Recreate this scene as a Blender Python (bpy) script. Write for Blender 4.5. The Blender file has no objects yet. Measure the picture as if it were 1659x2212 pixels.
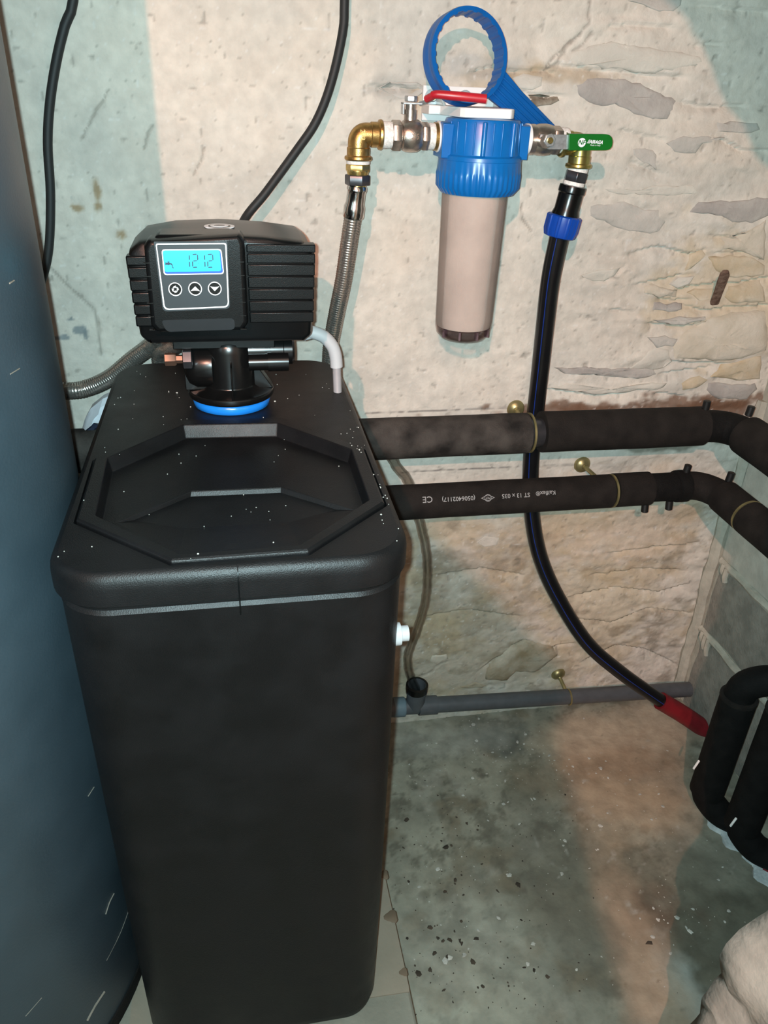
import bpy, bmesh, math, random
import numpy as np
from mathutils import Vector, Matrix
from mathutils.geometry import tessellate_polygon

random.seed(7)
SC = bpy.context.scene
COL = SC.collection
R = math.radians

# ------------------------------------------------------------------ camera
TH, PS, RO, F = R(29), R(11.6), R(2.4), 1660.0
CAM = Vector((0, -1.25, 1.255))
fw = Vector((math.sin(PS)*math.cos(TH), math.cos(PS)*math.cos(TH), -math.sin(TH)))
r0 = Vector((math.cos(PS), -math.sin(PS), 0))
u0 = Vector((math.sin(PS)*math.sin(TH), math.cos(PS)*math.sin(TH), math.cos(TH)))
CU = r0*math.cos(RO)+u0*math.sin(RO)
CV = u0*math.cos(RO)-r0*math.sin(RO)
cd = bpy.data.cameras.new('camera')
cd.sensor_fit = 'VERTICAL'; cd.sensor_height = 36; cd.lens = 36*F/2212
cd.clip_start = 0.02
cam = bpy.data.objects.new('camera', cd); COL.objects.link(cam)
M = Matrix((CU, CV, -fw)).transposed().to_4x4(); M.translation = CAM
cam.matrix_world = M
SC.camera = cam

# ------------------------------------------------------------------ world, light, exposure
w = bpy.data.worlds.new('world'); SC.world = w; w.use_nodes = True
w.node_tree.nodes['Background'].inputs[0].default_value = (.6, .75, .8, 1)
w.node_tree.nodes['Background'].inputs[1].default_value = .03
SC.view_settings.view_transform = 'Standard'
SC.view_settings.look = 'None'
SC.view_settings.gamma = 1
SC.view_settings.use_curve_mapping = False
SC.view_settings.exposure = 0.0
LAMP = Vector((-.43, -2.31, 2.02))
FLASH_E, FLASH_C = 55, (.70, 1.0, 1.06)
LAMP_E, LAMP_C = 133.0, (1.0, .46, .33)
fl = bpy.data.lights.new('camera_flash', 'POINT'); fl.energy = FLASH_E; fl.color = FLASH_C; fl.shadow_soft_size = .004
fo = bpy.data.objects.new('camera_flash', fl); COL.objects.link(fo); fo.location = CAM + Vector((-.012, 0, .004))


def ray(px, py): return fw+CU*((px-829.5)/F)+CV*((1106-py)/F)
def atY(px, py, y):
    d = ray(px, py); return CAM+d*((y-CAM.y)/d.y)
def atZ(px, py, z):
    d = ray(px, py); return CAM+d*((z-CAM.z)/d.z)
def atX(px, py, x):
    d = ray(px, py); return CAM+d*((x-CAM.x)/d.x)

# ------------------------------------------------------------------ materials
MATS = {}
def mat(name, col, rough=.5, metal=0, var=.12, scale=40, bump=0, bscale=200, spec=.5, coat=0, attr=None, col2=None, emit=None, rvar=.0):
    if name in MATS: return MATS[name]
    m = bpy.data.materials.new(name); m.use_nodes = True
    nt = m.node_tree; b = nt.nodes['Principled BSDF']; L = nt.links.new
    b.inputs['Roughness'].default_value = rough
    b.inputs['Metallic'].default_value = metal
    b.inputs['Specular IOR Level'].default_value = spec
    b.inputs['Coat Weight'].default_value = coat
    tc = nt.nodes.new('ShaderNodeTexCoord')
    if emit:
        b.inputs['Base Color'].default_value = (*col, 1)
        b.inputs['Emission Color'].default_value = (*emit[:3], 1); b.inputs['Emission Strength'].default_value = emit[3]
    else:
        n = nt.nodes.new('ShaderNodeTexNoise'); n.inputs['Scale'].default_value = scale; n.inputs['Detail'].default_value = 5
        L(tc.outputs['Object'], n.inputs['Vector'])
        mx = nt.nodes.new('ShaderNodeMix'); mx.data_type = 'RGBA'
        c2 = col2 if col2 else tuple(c*(1+var) for c in col)
        c1 = col if col2 else tuple(c*(1-var) for c in col)
        mx.inputs[6].default_value = (*c1, 1); mx.inputs[7].default_value = (*c2, 1)
        rm = nt.nodes.new('ShaderNodeMapRange'); rm.inputs[1].default_value = .35; rm.inputs[2].default_value = .65
        L(n.outputs['Fac'], rm.inputs[0]); L(rm.outputs[0], mx.inputs[0])
        out = mx.outputs[2]
        if attr:
            at = nt.nodes.new('ShaderNodeAttribute'); at.attribute_name = attr
            mm = nt.nodes.new('ShaderNodeMix'); mm.data_type = 'RGBA'; mm.blend_type = 'MULTIPLY'; mm.inputs[0].default_value = 1
            L(out, mm.inputs[6]); L(at.outputs['Color'], mm.inputs[7]); out = mm.outputs[2]
        L(out, b.inputs['Base Color'])
        if rvar:
            r2 = nt.nodes.new('ShaderNodeMapRange'); r2.inputs[1].default_value = .3; r2.inputs[2].default_value = .7
            r2.inputs[3].default_value = rough-rvar; r2.inputs[4].default_value = rough+rvar
            L(n.outputs['Fac'], r2.inputs[0]); L(r2.outputs[0], b.inputs['Roughness'])
    if bump:
        n2 = nt.nodes.new('ShaderNodeTexNoise'); n2.inputs['Scale'].default_value = bscale; n2.inputs['Detail'].default_value = 6
        L(tc.outputs['Object'], n2.inputs['Vector'])
        bp = nt.nodes.new('ShaderNodeBump'); bp.inputs['Strength'].default_value = bump; bp.inputs['Distance'].default_value = .002
        L(n2.outputs['Fac'], bp.inputs['Height']); L(bp.outputs[0], b.inputs['Normal'])
    MATS[name] = m
    return m

def clear(name, tint, gloss=.9, rough=.03, ior=1.45, fk=.5, fb=.015):
    m = bpy.data.materials.new(name); m.use_nodes = True; nt = m.node_tree; L = nt.links.new
    nt.nodes.remove(nt.nodes['Principled BSDF'])
    t = nt.nodes.new('ShaderNodeBsdfTransparent'); t.inputs[0].default_value = (*tint, 1)
    g = nt.nodes.new('ShaderNodeBsdfGlossy'); g.inputs[0].default_value = (gloss, gloss, gloss, 1); g.inputs['Roughness'].default_value = rough
    fr = nt.nodes.new('ShaderNodeFresnel'); fr.inputs[0].default_value = ior
    mx = nt.nodes.new('ShaderNodeMixShader')
    mr = nt.nodes.new('ShaderNodeMath'); mr.operation = 'MULTIPLY_ADD'; mr.inputs[1].default_value = fk; mr.inputs[2].default_value = fb
    L(fr.outputs[0], mr.inputs[0]); L(mr.outputs[0], mx.inputs[0]); L(t.outputs[0], mx.inputs[1]); L(g.outputs[0], mx.inputs[2])
    L(mx.outputs[0], nt.nodes['Material Output'].inputs[0])
    MATS[name] = m
    return m

BLACK = mat('black_cabinet_plastic', (.0046, .0042, .0046), .44, var=.2, scale=25, bump=.2, bscale=900, rvar=.05, spec=.28)
BLACKS = mat('black_satin_plastic', (.0030, .0034, .0037), .30, var=.15, bump=.10, bscale=1200, spec=.22)
BLACKG = mat('black_gloss_plastic', (.004, .004, .004), .24, var=.1, spec=.4)
PANEL = mat('grey_panel_print', (.026, .034, .039), .4, var=.06, spec=.3)
BLUEP = mat('blue_plastic', (.003, .125, .40), .3, var=.05)
BLUEW = mat('blue_wrench_plastic', (.002, .095, .34), .35, var=.06)
BLUEN = mat('dark_blue_nut_plastic', (.002, .05, .33), .35, var=.06)
BLUER = mat('blue_ring_plastic', (.01, .18, .62), .22, var=.05)
WHITE = mat('white_plastic', (.78, .76, .74), .4, var=.03)
TAPE = mat('white_thread_tape', (.75, .72, .68), .7, var=.15, scale=300, bump=.4, bscale=600)
MILK = mat('milky_plastic', (.42, .42, .43), .35, var=.03)
BRASS = mat('brass', (.46, .285, .10), .32, .9, var=.2, scale=120, bump=.15, bscale=900)
BRASSL = mat('bright_brass', (.62, .46, .17), .25, .9, var=.15, scale=150)
NICKEL = mat('nickel', (.46, .40, .35), .30, .9, var=.2, scale=90, bump=.1, bscale=700)
CHROME = mat('chrome', (.60, .59, .57), .16, 1, var=.08, scale=100)
GALV = mat('galvanised_steel', (.50, .52, .53), .38, .8, var=.15, scale=200)
DARKST = mat('dark_steel', (.10, .10, .11), .3, .8, var=.2)
BRAID = mat('steel_braid', (.46, .42, .38), .24, .85, var=.25, scale=500)
REDG = mat('red_grip', (.42, .012, .022), .35, var=.1)
REDS = mat('red_sleeve_plastic', (.17, .008, .013), .5, var=.2)
GREENG = mat('green_grip', (.003, .125, .012), .35, var=.08)
PRINTW = mat('white_print', (.75, .78, .8), .5, var=.03)
PRINTG = mat('grey_print', (.30, .30, .30), .6, var=.1)
PRINTD = mat('dark_blue_print', (.005, .03, .12), .5, var=.05)
CYAN = mat('lit_display', (.0, .3, .4), .4, emit=(.0, .62, .85, .95))
CYANE = mat('lit_display_edge', (.0, .05, .4), .4, emit=(.0, .06, .75, .8))
SEG = mat('display_segment', (.0, .02, .06), .4, var=.02)
PE = mat('black_polyethylene', (.006, .006, .007), .3, var=.1)
STRIPE = mat('blue_stripe', (.008, .03, .20), .35, var=.1)
CABLE = mat('black_rubber_cable', (.010, .0115, .012), .62, var=.15)
FOAM = mat('grey_foam_insulation', (.0135, .0112, .0098), .85, var=.3, scale=30, bump=.5, bscale=500, spec=.2)
FOAMD = mat('dark_foam_insulation', (.0042, .0040, .0038), .8, var=.4, scale=40, bump=.5, bscale=400, spec=.2)
FOAMT = mat('dusty_foam_insulation', (.0125, .0108, .0098), .85, scale=22, bump=.5, bscale=400, spec=.2, col2=(.062, .054, .048))
TIEB = mat('black_stub', (.006, .006, .006), .5, var=.1)
DRAIN = mat('grey_drain_plastic', (.07, .076, .084), .4, var=.1, scale=60)
TANKP = mat('blue_grey_tank_jacket', (.030, .046, .058), .42, var=.1, scale=12, bump=.12, bscale=350, rvar=.05)
SCRATCH = mat('pale_scratch', (.16, .145, .12), .7, var=.2)
RUST = mat('rusty_iron', (.085, .04, .026), .85, scale=130, bump=.8, bscale=300, col2=(.21, .135, .10))
BAG = mat('white_bag_film', (.62, .66, .72), .45, var=.06)
BAGD = mat('dark_blue_bag_print', (.01, .015, .035), .5, var=.1)
CART = mat('beige_filter_cartridge', (.46, .385, .335), .8, var=.08, scale=18, bump=.2, bscale=400)
GRIT = mat('white_grit', (.42, .41, .37), .8, var=.2)
DGRIT = mat('brown_grit', (.045, .033, .022), .9, var=.4)
BULB = mat('bulb_glass', (.8, .7, .6), .4, emit=(1, .6, .35, 6))
FOAMW = mat('white_expanding_foam', (.42, .46, .46), .8, var=.2, scale=60, bump=.6, bscale=250)
BOWL = clear('clear_bowl_plastic', (.96, .94, .94), gloss=.8, ior=1.3, rough=.06, fk=.4)
BOWLB = clear('smoky_bowl_plastic', (.88, .81, .82), ior=1.25)
CLEARH = clear('clear_hose_plastic', (.92, .91, .89), rough=.05, ior=1.3, fk=.35, fb=.10)

PLASTER = mat('wall_plaster', (.94, .94, .94), .92, var=.07, scale=55, bump=.55, bscale=160, spec=.15, attr='col')
CONC = mat('floor_concrete', (.92, .92, .92), .8, var=.12, scale=30, bump=.45, bscale=120, spec=.25, attr='col')
BLOCKM = mat('grey_block', (.245, .235, .205), .93, var=.16, scale=35, bump=.8, bscale=180, spec=.15)
RENDER = mat('pale_render', (.50, .48, .42), .92, var=.12, scale=25, bump=.6, bscale=120, spec=.15)
MORTAR = mat('pale_mortar', (.43, .41, .345), .93, var=.12, scale=45, bump=.7, bscale=160, spec=.15)
ROCKM = mat('rough_stone_render', (.30, .265, .225), .93, var=.18, scale=14, bump=.9, bscale=90, spec=.15)
STONES = {
    'grey': mat('grey_wall_stone', (.40, .38, .345), .88, scale=16, bump=.6, bscale=150, spec=.2, col2=(.53, .505, .46)),
    'pale': mat('pale_wall_stone', (.50, .47, .415), .88, scale=20, bump=.5, bscale=150, spec=.2, col2=(.60, .575, .51)),
    'purple': mat('slate_wall_stone', (.315, .292, .272), .88, scale=16, bump=.6, bscale=150, spec=.2, col2=(.47, .445, .41)),
    'ochre': mat('ochre_wall_stone', (.44, .35, .225), .88, scale=16, bump=.6, bscale=150, spec=.2, col2=(.58, .525, .43)),
    'beige': mat('beige_wall_stone', (.47, .42, .335), .88, scale=16, bump=.6, bscale=150, spec=.2, col2=(.60, .55, .47)),
    'brown': mat('brown_wall_stone', (.13, .10, .07), .9, scale=40, bump=.8, bscale=150, spec=.2, col2=(.36, .32, .26)),
    'dirty': mat('dirty_wall_stone', (.27, .215, .135), .9, scale=18, bump=.7, bscale=150, spec=.2, col2=(.46, .42, .34)),
}

# ------------------------------------------------------------------ mesh helpers
def basis(a):
    a = Vector(a).normalized()
    t = Vector((0, 0, 1)) if abs(a.z) < .9 else Vector((1, 0, 0))
    u = t.cross(a).normalized(); v = a.cross(u)
    return u, v, a

def smooth_path(pts, step):
    P = [Vector(p) for p in pts]
    if len(P) == 2:
        n = max(1, int((P[1]-P[0]).length/step)); return [P[0].lerp(P[1], i/n) for i in range(n+1)]
    Q = [P[0]*2-P[1]]+P+[P[-1]*2-P[-2]]
    out = []
    for i in range(1, len(Q)-2):
        a, b, c, d = Q[i-1:i+3]; n = max(2, int((c-b).length/step))
        for k in range(n):
            t = k/n
            out.append(.5*((2*b)+(c-a)*t+(2*a-5*b+4*c-d)*t*t+(3*b-a-3*c+d)*t**3))
    out.append(P[-1]); return out

class MB:
    def __init__(s): s.v = []; s.f = []
    def add(s, vs, fs):
        o = len(s.v); s.v += [Vector(p) for p in vs]; s.f += [tuple(i+o for i in f) for f in fs]; return s
    def lathe(s, prof, o=(0, 0, 0), a=(0, 0, 1), seg=32, rf=None, ph=0, cap=True):
        u, v, a = basis(a); o = Vector(o); vs = []; fs = []
        for j, (r, h) in enumerate(prof):
            for i in range(seg):
                t = 2*math.pi*i/seg+ph
                rr = r if rf is None else rf(r, h, t, j)
                vs.append(o+a*h+u*rr*math.cos(t)+v*rr*math.sin(t))
        for j in range(len(prof)-1):
            for i in range(seg):
                k = (i+1) % seg
                fs.append((j*seg+i, j*seg+k, (j+1)*seg+k, (j+1)*seg+i))
        if cap:
            fs.append(tuple(range(seg))[::-1]); n = (len(prof)-1)*seg; fs.append(tuple(range(n, n+seg)))
        return s.add(vs, fs)
    def tube(s, pts, r, seg=16, step=.01, cap=True, rf=None, smooth=True):
        P = smooth_path(pts, step) if smooth else [Vector(p) for p in pts]
        T = [(P[min(i+1, len(P)-1)]-P[max(i-1, 0)]).normalized() for i in range(len(P))]
        u = basis(T[0])[0]; vs = []; fs = []; L = 0
        for j, p in enumerate(P):
            u = (u-T[j]*u.dot(T[j])).normalized(); v = T[j].cross(u)
            if j: L += (P[j]-P[j-1]).length
            for i in range(seg):
                t = 2*math.pi*i/seg
                rr = r if rf is None else rf(r, L, t)
                vs.append(p+u*rr*math.cos(t)+v*rr*math.sin(t))
        for j in range(len(P)-1):
            for i in range(seg):
                k = (i+1) % seg; fs.append((j*seg+i, j*seg+k, (j+1)*seg+k, (j+1)*seg+i))
        if cap:
            fs.append(tuple(range(seg))[::-1]); n = (len(P)-1)*seg; fs.append(tuple(range(n, n+seg)))
        return s.add(vs, fs)
    def prism(s, poly, o, u, v, w):       # outline in u,v; extruded by vector w
        o, u, v, w = Vector(o), Vector(u), Vector(v), Vector(w); n = len(poly)
        vs = [o+u*a+v*b for a, b in poly]; vs += [p+w for p in vs]
        fs = [tuple(range(n))[::-1], tuple(range(n, 2*n))]+[(i, (i+1) % n, n+(i+1) % n, n+i) for i in range(n)]
        return s.add(vs, fs)
    def box(s, c, d, rot=None):
        c = Vector(c); h = Vector(d)/2
        vs = [Vector((x*h.x, y*h.y, z*h.z)) for x in (-1, 1) for y in (-1, 1) for z in (-1, 1)]
        if rot is not None: vs = [rot @ p for p in vs]
        return s.add([c+p for p in vs], [(0, 1, 3, 2), (4, 6, 7, 5), (0, 4, 5, 1), (2, 3, 7, 6), (0, 2, 6, 4), (1, 5, 7, 3)])
    def loft(s, rings, cap=True):
        n = len(rings[0]); vs = [p for r in rings for p in r]; fs = []
        for j in range(len(rings)-1):
            for i in range(n):
                k = (i+1) % n; fs.append((j*n+i, j*n+k, (j+1)*n+k, (j+1)*n+i))
        if cap:
            fs.append(tuple(range(n))[::-1]); m = (len(rings)-1)*n; fs.append(tuple(range(m, m+n)))
        return s.add(vs, fs)
    def build(s, name, m, parent=None, xf=None, angle=38, bevel=0, bseg=2, flat=False, recalc=True):
        vs = [xf(p) for p in s.v] if xf else s.v
        lo = [min(p[i] for p in vs) for i in range(3)]; hi = [max(p[i] for p in vs) for i in range(3)]
        org = Vector(((lo[0]+hi[0])/2, (lo[1]+hi[1])/2, lo[2]))
        me = bpy.data.meshes.new(name)
        me.from_pydata([p-org for p in vs], [], s.f)
        if recalc:
            b = bmesh.new(); b.from_mesh(me); bmesh.ops.recalc_face_normals(b, faces=b.faces); b.to_mesh(me); b.free()
        if not flat:
            me.polygons.foreach_set('use_smooth', [True]*len(me.polygons)); me.set_sharp_from_angle(angle=R(angle))
        me.materials.append(m)
        o = bpy.data.objects.new(name, me); COL.objects.link(o)
        place(o, org, parent)
        if bevel:
            bm_ = o.modifiers.new('bevel', 'BEVEL'); bm_.width = bevel; bm_.segments = bseg; bm_.limit_method = 'ANGLE'; bm_.angle_limit = R(40)
        return o

WORLD = {}
def place(o, org, parent):
    WORLD[o.name] = Vector(org)
    if parent:
        o.parent = parent; o.location = Vector(org)-WORLD[parent.name]
    else:
        o.location = org

def thing(name, label, cat, loc, group=None):
    o = bpy.data.objects.new(name, None); COL.objects.link(o); o.empty_display_size = .05
    o.location = loc; WORLD[o.name] = Vector(loc); tag(o, label, cat, group); return o
def tag(o, label=None, cat=None, group=None, kind=None):
    if label: o['label'] = label
    if cat: o['category'] = cat
    if group: o['group'] = group
    if kind: o['kind'] = kind
    return o

def text_mb(body, size, fn, bold=0, ext=.0):
    """flat text as mesh, its points mapped into the scene by fn(x, y)"""
    cu = bpy.data.curves.new('t', 'FONT'); cu.body = body; cu.size = size; cu.align_x = 'CENTER'; cu.align_y = 'CENTER'
    cu.offset = bold; cu.resolution_u = 3
    ob = bpy.data.objects.new('t', cu); COL.objects.link(ob)
    dg = bpy.context.evaluated_depsgraph_get(); dg.update()
    me = bpy.data.meshes.new_from_object(ob.evaluated_get(dg))
    b = MB(); b.add([fn(v.co.x, v.co.y) for v in me.vertices], [tuple(p.vertices) for p in me.polygons])
    bpy.data.objects.remove(ob); bpy.data.curves.remove(cu); bpy.data.meshes.remove(me)
    return b

# ------------------------------------------------------------------ numpy noise
rng = np.random.RandomState(3)
def vnoise(x, y, sc, seed):
    r = np.random.RandomState(seed); g = r.rand(256, 256)
    X = x/sc; Y = y/sc; xi = np.floor(X).astype(int); yi = np.floor(Y).astype(int)
    fx = X-xi; fy = Y-yi; fx = fx*fx*(3-2*fx); fy = fy*fy*(3-2*fy)
    a = g[xi % 256, yi % 256]; b = g[(xi+1) % 256, yi % 256]; c = g[xi % 256, (yi+1) % 256]; d = g[(xi+1) % 256, (yi+1) % 256]
    return (a*(1-fx)+b*fx)*(1-fy)+(c*(1-fx)+d*fx)*fy-.5
def fbm(x, y, sc, seed, oc=4, g=.5):
    o = 0; a = 1
    for i in range(oc): o = o+a*vnoise(x+i*3.7, y+i*1.3, sc/2**i, seed+i); a *= g
    return o
def seg_dist(x, y, a, b):
    ax, ay = a; bx, by = b; dx, dy = bx-ax, by-ay
    t = np.clip(((x-ax)*dx+(y-ay)*dy)/(dx*dx+dy*dy+1e-12), 0, 1)
    px, py = ax+t*dx, ay+t*dy
    side = (x-ax)*dy-(y-ay)*dx           # >0 below a line drawn left to right
    return np.hypot(x-px, y-py), side
def grid_obj(name, m, xs, ys, P, colr):
    nx, ny = len(xs), len(ys)
    me = bpy.data.meshes.new(name)
    n = nx*ny; me.vertices.add(n); me.vertices.foreach_set('co', P.reshape(-1).astype(np.float32))
    i, j = np.meshgrid(np.arange(nx-1), np.arange(ny-1), indexing='ij')
    a = (i*ny+j).ravel(); q = np.stack([a, a+ny, a+ny+1, a+1], 1)
    nf = len(q); me.loops.add(nf*4); me.loops.foreach_set('vertex_index', q.ravel().astype(np.int32))
    me.polygons.add(nf); me.polygons.foreach_set('loop_start', np.arange(0, nf*4, 4, dtype=np.int32))
    me.polygons.foreach_set('loop_total', np.full(nf, 4, dtype=np.int32))
    me.update(calc_edges=True); me.validate()
    me.polygons.foreach_set('use_smooth', [True]*nf)
    ca = me.color_attributes.new('col', 'FLOAT_COLOR', 'POINT')
    c4 = np.ones((n, 4), np.float32); c4[:, :3] = colr.reshape(-1, 3)
    ca.data.foreach_set('color', c4.ravel())
    me.materials.append(m)
    o = bpy.data.objects.new(name, me); COL.objects.link(o); WORLD[o.name] = Vector((0, 0, 0))
    o['kind'] = 'structure'
    return o
def W2(px, py): p = atY(px, py, 0); return (p.x, p.z)
def crop(sc, ox, oy, pts): return [(a/sc+ox, b/sc+oy) for a, b in pts]
C4 = lambda *p: crop(3.26, 1150, 0, p)
C5 = lambda *p: crop(3.26, 1150, 400, p)
C1 = lambda *p: crop(3.77, 820, 1080, p)

# ================================================================== SETTING
# ---- back wall: rough plaster over rubble stone
xs = np.concatenate([np.arange(-1.6, -.42, .06), np.arange(-.42, 1.03, .003)])
zs = np.concatenate([np.arange(-.03, 1.42, .003), np.arange(1.42, 2.41, .06)])
Xg, Zg = np.meshgrid(xs, zs, indexing='ij')
rough = 1/(1+np.exp(-(Xg-.50-.25*(1.0-Zg))/.05))
rough = np.maximum(rough, (.35+.5/(1+np.exp(-(Xg-.6)/.06)))/(1+np.exp((Zg-.5)/.05)))
h = .004*fbm(Xg, Zg, .22, 1, 3)+.0022*fbm(Xg, Zg, .05, 11, 4)+.0011*fbm(Xg, Zg, .012, 21, 2)
h += rough*(.009*fbm(Xg*.6, Zg*1.5, .09, 31, 4)+.003*fbm(Xg*.7, Zg*1.4, .025, 41, 3))
col = np.zeros(Xg.shape+(3,)); col[:] = (.63, .585, .515)
n1 = fbm(Xg, Zg, .16, 51, 4); n2 = fbm(Xg, Zg, .04, 61, 4)
col *= (1+.16*n1+.10*n2)[..., None]
def blend(mask, c):
    global col
    mk = np.clip(mask, 0, 1)[..., None]; col = col*(1-mk)+np.array(c)*mk
def blob(px, py, rx, rz, soft=.5, nz=.5, seed=71):
    x, z = W2(px, py)
    d = np.hypot((Xg-x)/rx, (Zg-z)/rz)+nz*fbm(Xg, Zg, max(rx, rz)*.7, seed, 4)+nz*.9*fbm(Xg*.7, Zg, .018, seed+500, 3)
    return np.clip((1-d)/soft+.5, 0, 1)
blend(.22*np.clip(fbm(Xg, Zg, .09, 77, 4)*2.4, 0, 1), (.42, .43, .41))
blend(.16*np.clip(fbm(Xg, Zg, .13, 87, 4)*2.4, 0, 1), (.60, .47, .36))
# dark and rusty marks of the wall itself
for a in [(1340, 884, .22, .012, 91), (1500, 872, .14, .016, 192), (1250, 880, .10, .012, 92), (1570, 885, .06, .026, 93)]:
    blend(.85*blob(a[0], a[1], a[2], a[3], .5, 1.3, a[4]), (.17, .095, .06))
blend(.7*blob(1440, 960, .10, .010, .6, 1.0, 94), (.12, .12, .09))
blend(.55*blob(1050, 1260, .16, .12, .7, .9, 95), (.27, .23, .17))
blend(.45*blob(1010, 1340, .14, .07, .7, .9, 96), (.29, .23, .14))
blend(.5*blob(1280, 1290, .16, .16, .7, .9, 97), (.52, .43, .27))
low = np.clip((.62-Zg)/.12, 0, 1)*np.clip((Xg-.2)/.1, 0, 1)
blend(.55*low*np.clip(fbm(Xg, Zg*1.4, .10, 171, 5, .6)*2.8-.1, 0, 1), (.46, .36, .22))
blend(.60*low*np.clip(fbm(Xg, Zg*1.5, .05, 172, 5, .6)*3.0-.4, 0, 1), (.24, .20, .145))
blend(.45*low*np.clip(fbm(Xg, Zg, .06, 173, 5, .6)*3.0-.5, 0, 1), (.60, .575, .50))
blend(.40*blob(1090, 1430, .30, .06, .7, .9, 98), (.33, .27, .17))
blend(.6*blob(1050, 1165, .022, .012, .6, .6, 99), (.62, .62, .58))
blend(.5*blob(1330, 1130, .2, .08, .8, .9, 100), (.56, .43, .30))
blend(.55*blob(1160, 160, .10, .010, .6, .9, 101), (.36, .26, .15))
blend(.5*blob(1070, 170, .05, .02, .6, .9, 102), (.42, .32, .2))
blend(.55*blob(1060, 145, .06, .012, .7, .9, 103), (.42, .42, .40))
blend(.6*blob(870, 190, .05, .012, .6, .8, 104), (.36, .35, .32))
blend(.35*blob(1350, 380, .20, .02, .7, .9, 105), (.46, .46, .42))
blend(.5*blob(1560, 640, .13, .10, .6, .9, 106), (.50, .40, .25))
for a in [(209, 405, .005, .014, 107), (213, 445, .005, .007, 108), (167, 449, .008, .005, 109), (262, 508, .007, .007, 110)]:
    blend(.75*blob(*a[:4], .8, .5, a[4]), (.28, .18, .07))
for a in [(172, 712, .011, .007, 111), (185, 722, .004, .009, 112), (130, 728, .012, .004, 113), (152, 690, .004, .003, 114)]:
    blend(.9*blob(*a[:4], .3, .6, a[4]), (.22, .25, .26))
blend(.5*blob(912, 215, .02, .02, .8, .8, 115), (.40, .28, .14))
blend(.5*blob(800, 1575, .8, .05, .8, .7, 116), (.40, .38, .32))
# pits
pit = vnoise(Xg, Zg, .0065, 200); pm = np.clip((pit-.375)*14, 0, 1); h -= .0022*pm; blend(.5*pm, (.20, .185, .16))
pit = vnoise(Xg, Zg, .006, 201); pm = np.clip((pit-.43)*16, 0, 1); blend(.5*pm, (.72, .71, .68))
# ledges (lower side recessed) and cracks, traced on the wall
def ledge(pts, depth, wid, below=True, dark=.0):
    global h
    q = [W2(*p) for p in pts]
    D = np.full(Xg.shape, 9.); S = np.zeros(Xg.shape)
    for a, b in zip(q, q[1:]):
        d, s = seg_dist(Xg, Zg, a, b); k = d < D; D = np.where(k, d, D); S = np.where(k, s, S)
    D2 = D+.004*fbm(Xg, Zg, .02, int(depth*1e6) % 97, 3)
    fall = np.exp(-np.clip(D2, 0, 9)/wid)
    h = h-1.3*depth*fall*((S > 0) if below else (S < 0))
def crack(pts, depth=.003, wid=.0016, dark=.6):
    global h
    q = [W2(*p) for p in pts]; D = np.full(Xg.shape, 9.)
    wob = .004*fbm(Xg, Zg, .018, 300, 3)
    for a, b in zip(q, q[1:]): D = np.minimum(D, seg_dist(Xg+wob, Zg-wob, a, b)[0])
    k = np.clip(1.6-D/wid, 0, 1); h = h-depth*k; blend(dark*k, (.22, .20, .17))
for pts, dp, wd in [
        (C5((770, 455), (880, 425), (1000, 450), (1100, 480), (1180, 460)), .009, .012),
        (C5((770, 690), (870, 670), (1030, 640)), .010, .010),
        (C5((1040, 740), (1140, 710), (1280, 690), (1450, 680), (1659, 640)), .014, .014),
        (C5((930, 800), (1000, 815), (1090, 810)), .010, .008),
        (C5((1100, 850), (1220, 880), (1350, 855), (1659, 840)), .010, .012),
        (C5((850, 970), (1040, 990), (1230, 965)), .010, .010),
        (C5((975, 1230), (1040, 1240), (1330, 1245)), .010, .010),
        (C5((950, 1320), (1100, 1300), (1230, 1280)), .009, .010),
        (C5((90, 1430), (250, 1450), (430, 1475), (620, 1460)), .010, .012),
        (C5((880, 1470), (940, 1465), (1040, 1480)), .008, .008),
        (C5((1310, 470), (1420, 470), (1480, 460)), .008, .008),
        (C5((1310, 355), (1400, 365), (1460, 345)), .008, .008),
        (C5((570, 875), (690, 880)), .007, .006),
        (C4((1090, 715), (1180, 740), (1320, 740), (1480, 735)), .008, .008),
        (C4((220, 450), (400, 480), (600, 490), (850, 520), (1030, 535)), .007, .008),
        (C4((650, 910), (800, 950), (920, 970)), .006, .008),
        (C4((1360, 980), (1450, 1040), (1659, 1060)), .009, .012),
        (C4((720, 1140), (800, 1170), (880, 1205)), .007, .006),
        (C4((1160, 310), (1260, 300), (1330, 298)), .006, .004),
        (C4((540, 180), (700, 160), (950, 180)), .006, .008),
        (C4((1190, 20), (1400, 50), (1659, 70)), .008, .012),
        (C5((640, 600), (560, 680), (450, 690)), .004, .006),
        (C1((1110, 1170), (1180, 1140), (1250, 1160)), .010, .010),
        (C1((860, 1350), (920, 1300), (960, 1280)), .009, .008),
        (C1((1420, 1185), (1530, 1170)), .012, .008),
        ([(1250, 1285), (1330, 1268), (1420, 1278), (1470, 1265)], .011, .012), ([(1235, 1335), (1320, 1345), (1400, 1312), (1480, 1322)], .010, .010), ([(1275, 1420), (1330, 1395), (1390, 1402), (1450, 1430)], .012, .012), ([(1330, 1190), (1420, 1180), (1500, 1172)], .008, .010),
        ([(1290, 1240), (1380, 1228), (1460, 1232)], .008, .010), ([(960, 1240), (1040, 1228), (1120, 1240)], .006, .012), ([(930, 1330), (1010, 1318), (1110, 1330)], .006, .010),
        ([(1030, 150), (1070, 140), (1110, 152), (1180, 148), (1195, 155)], .010, .008),
        ([(1120, 195), (1160, 205), (1213, 205)], .008, .006),
        ([(818, 190), (850, 178), (905, 190)], .006, .006),
        ([(800, 185), (905, 188), (960, 200), (1020, 190)], .004, .005),
]:
    ledge(pts, dp, wd)
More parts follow.
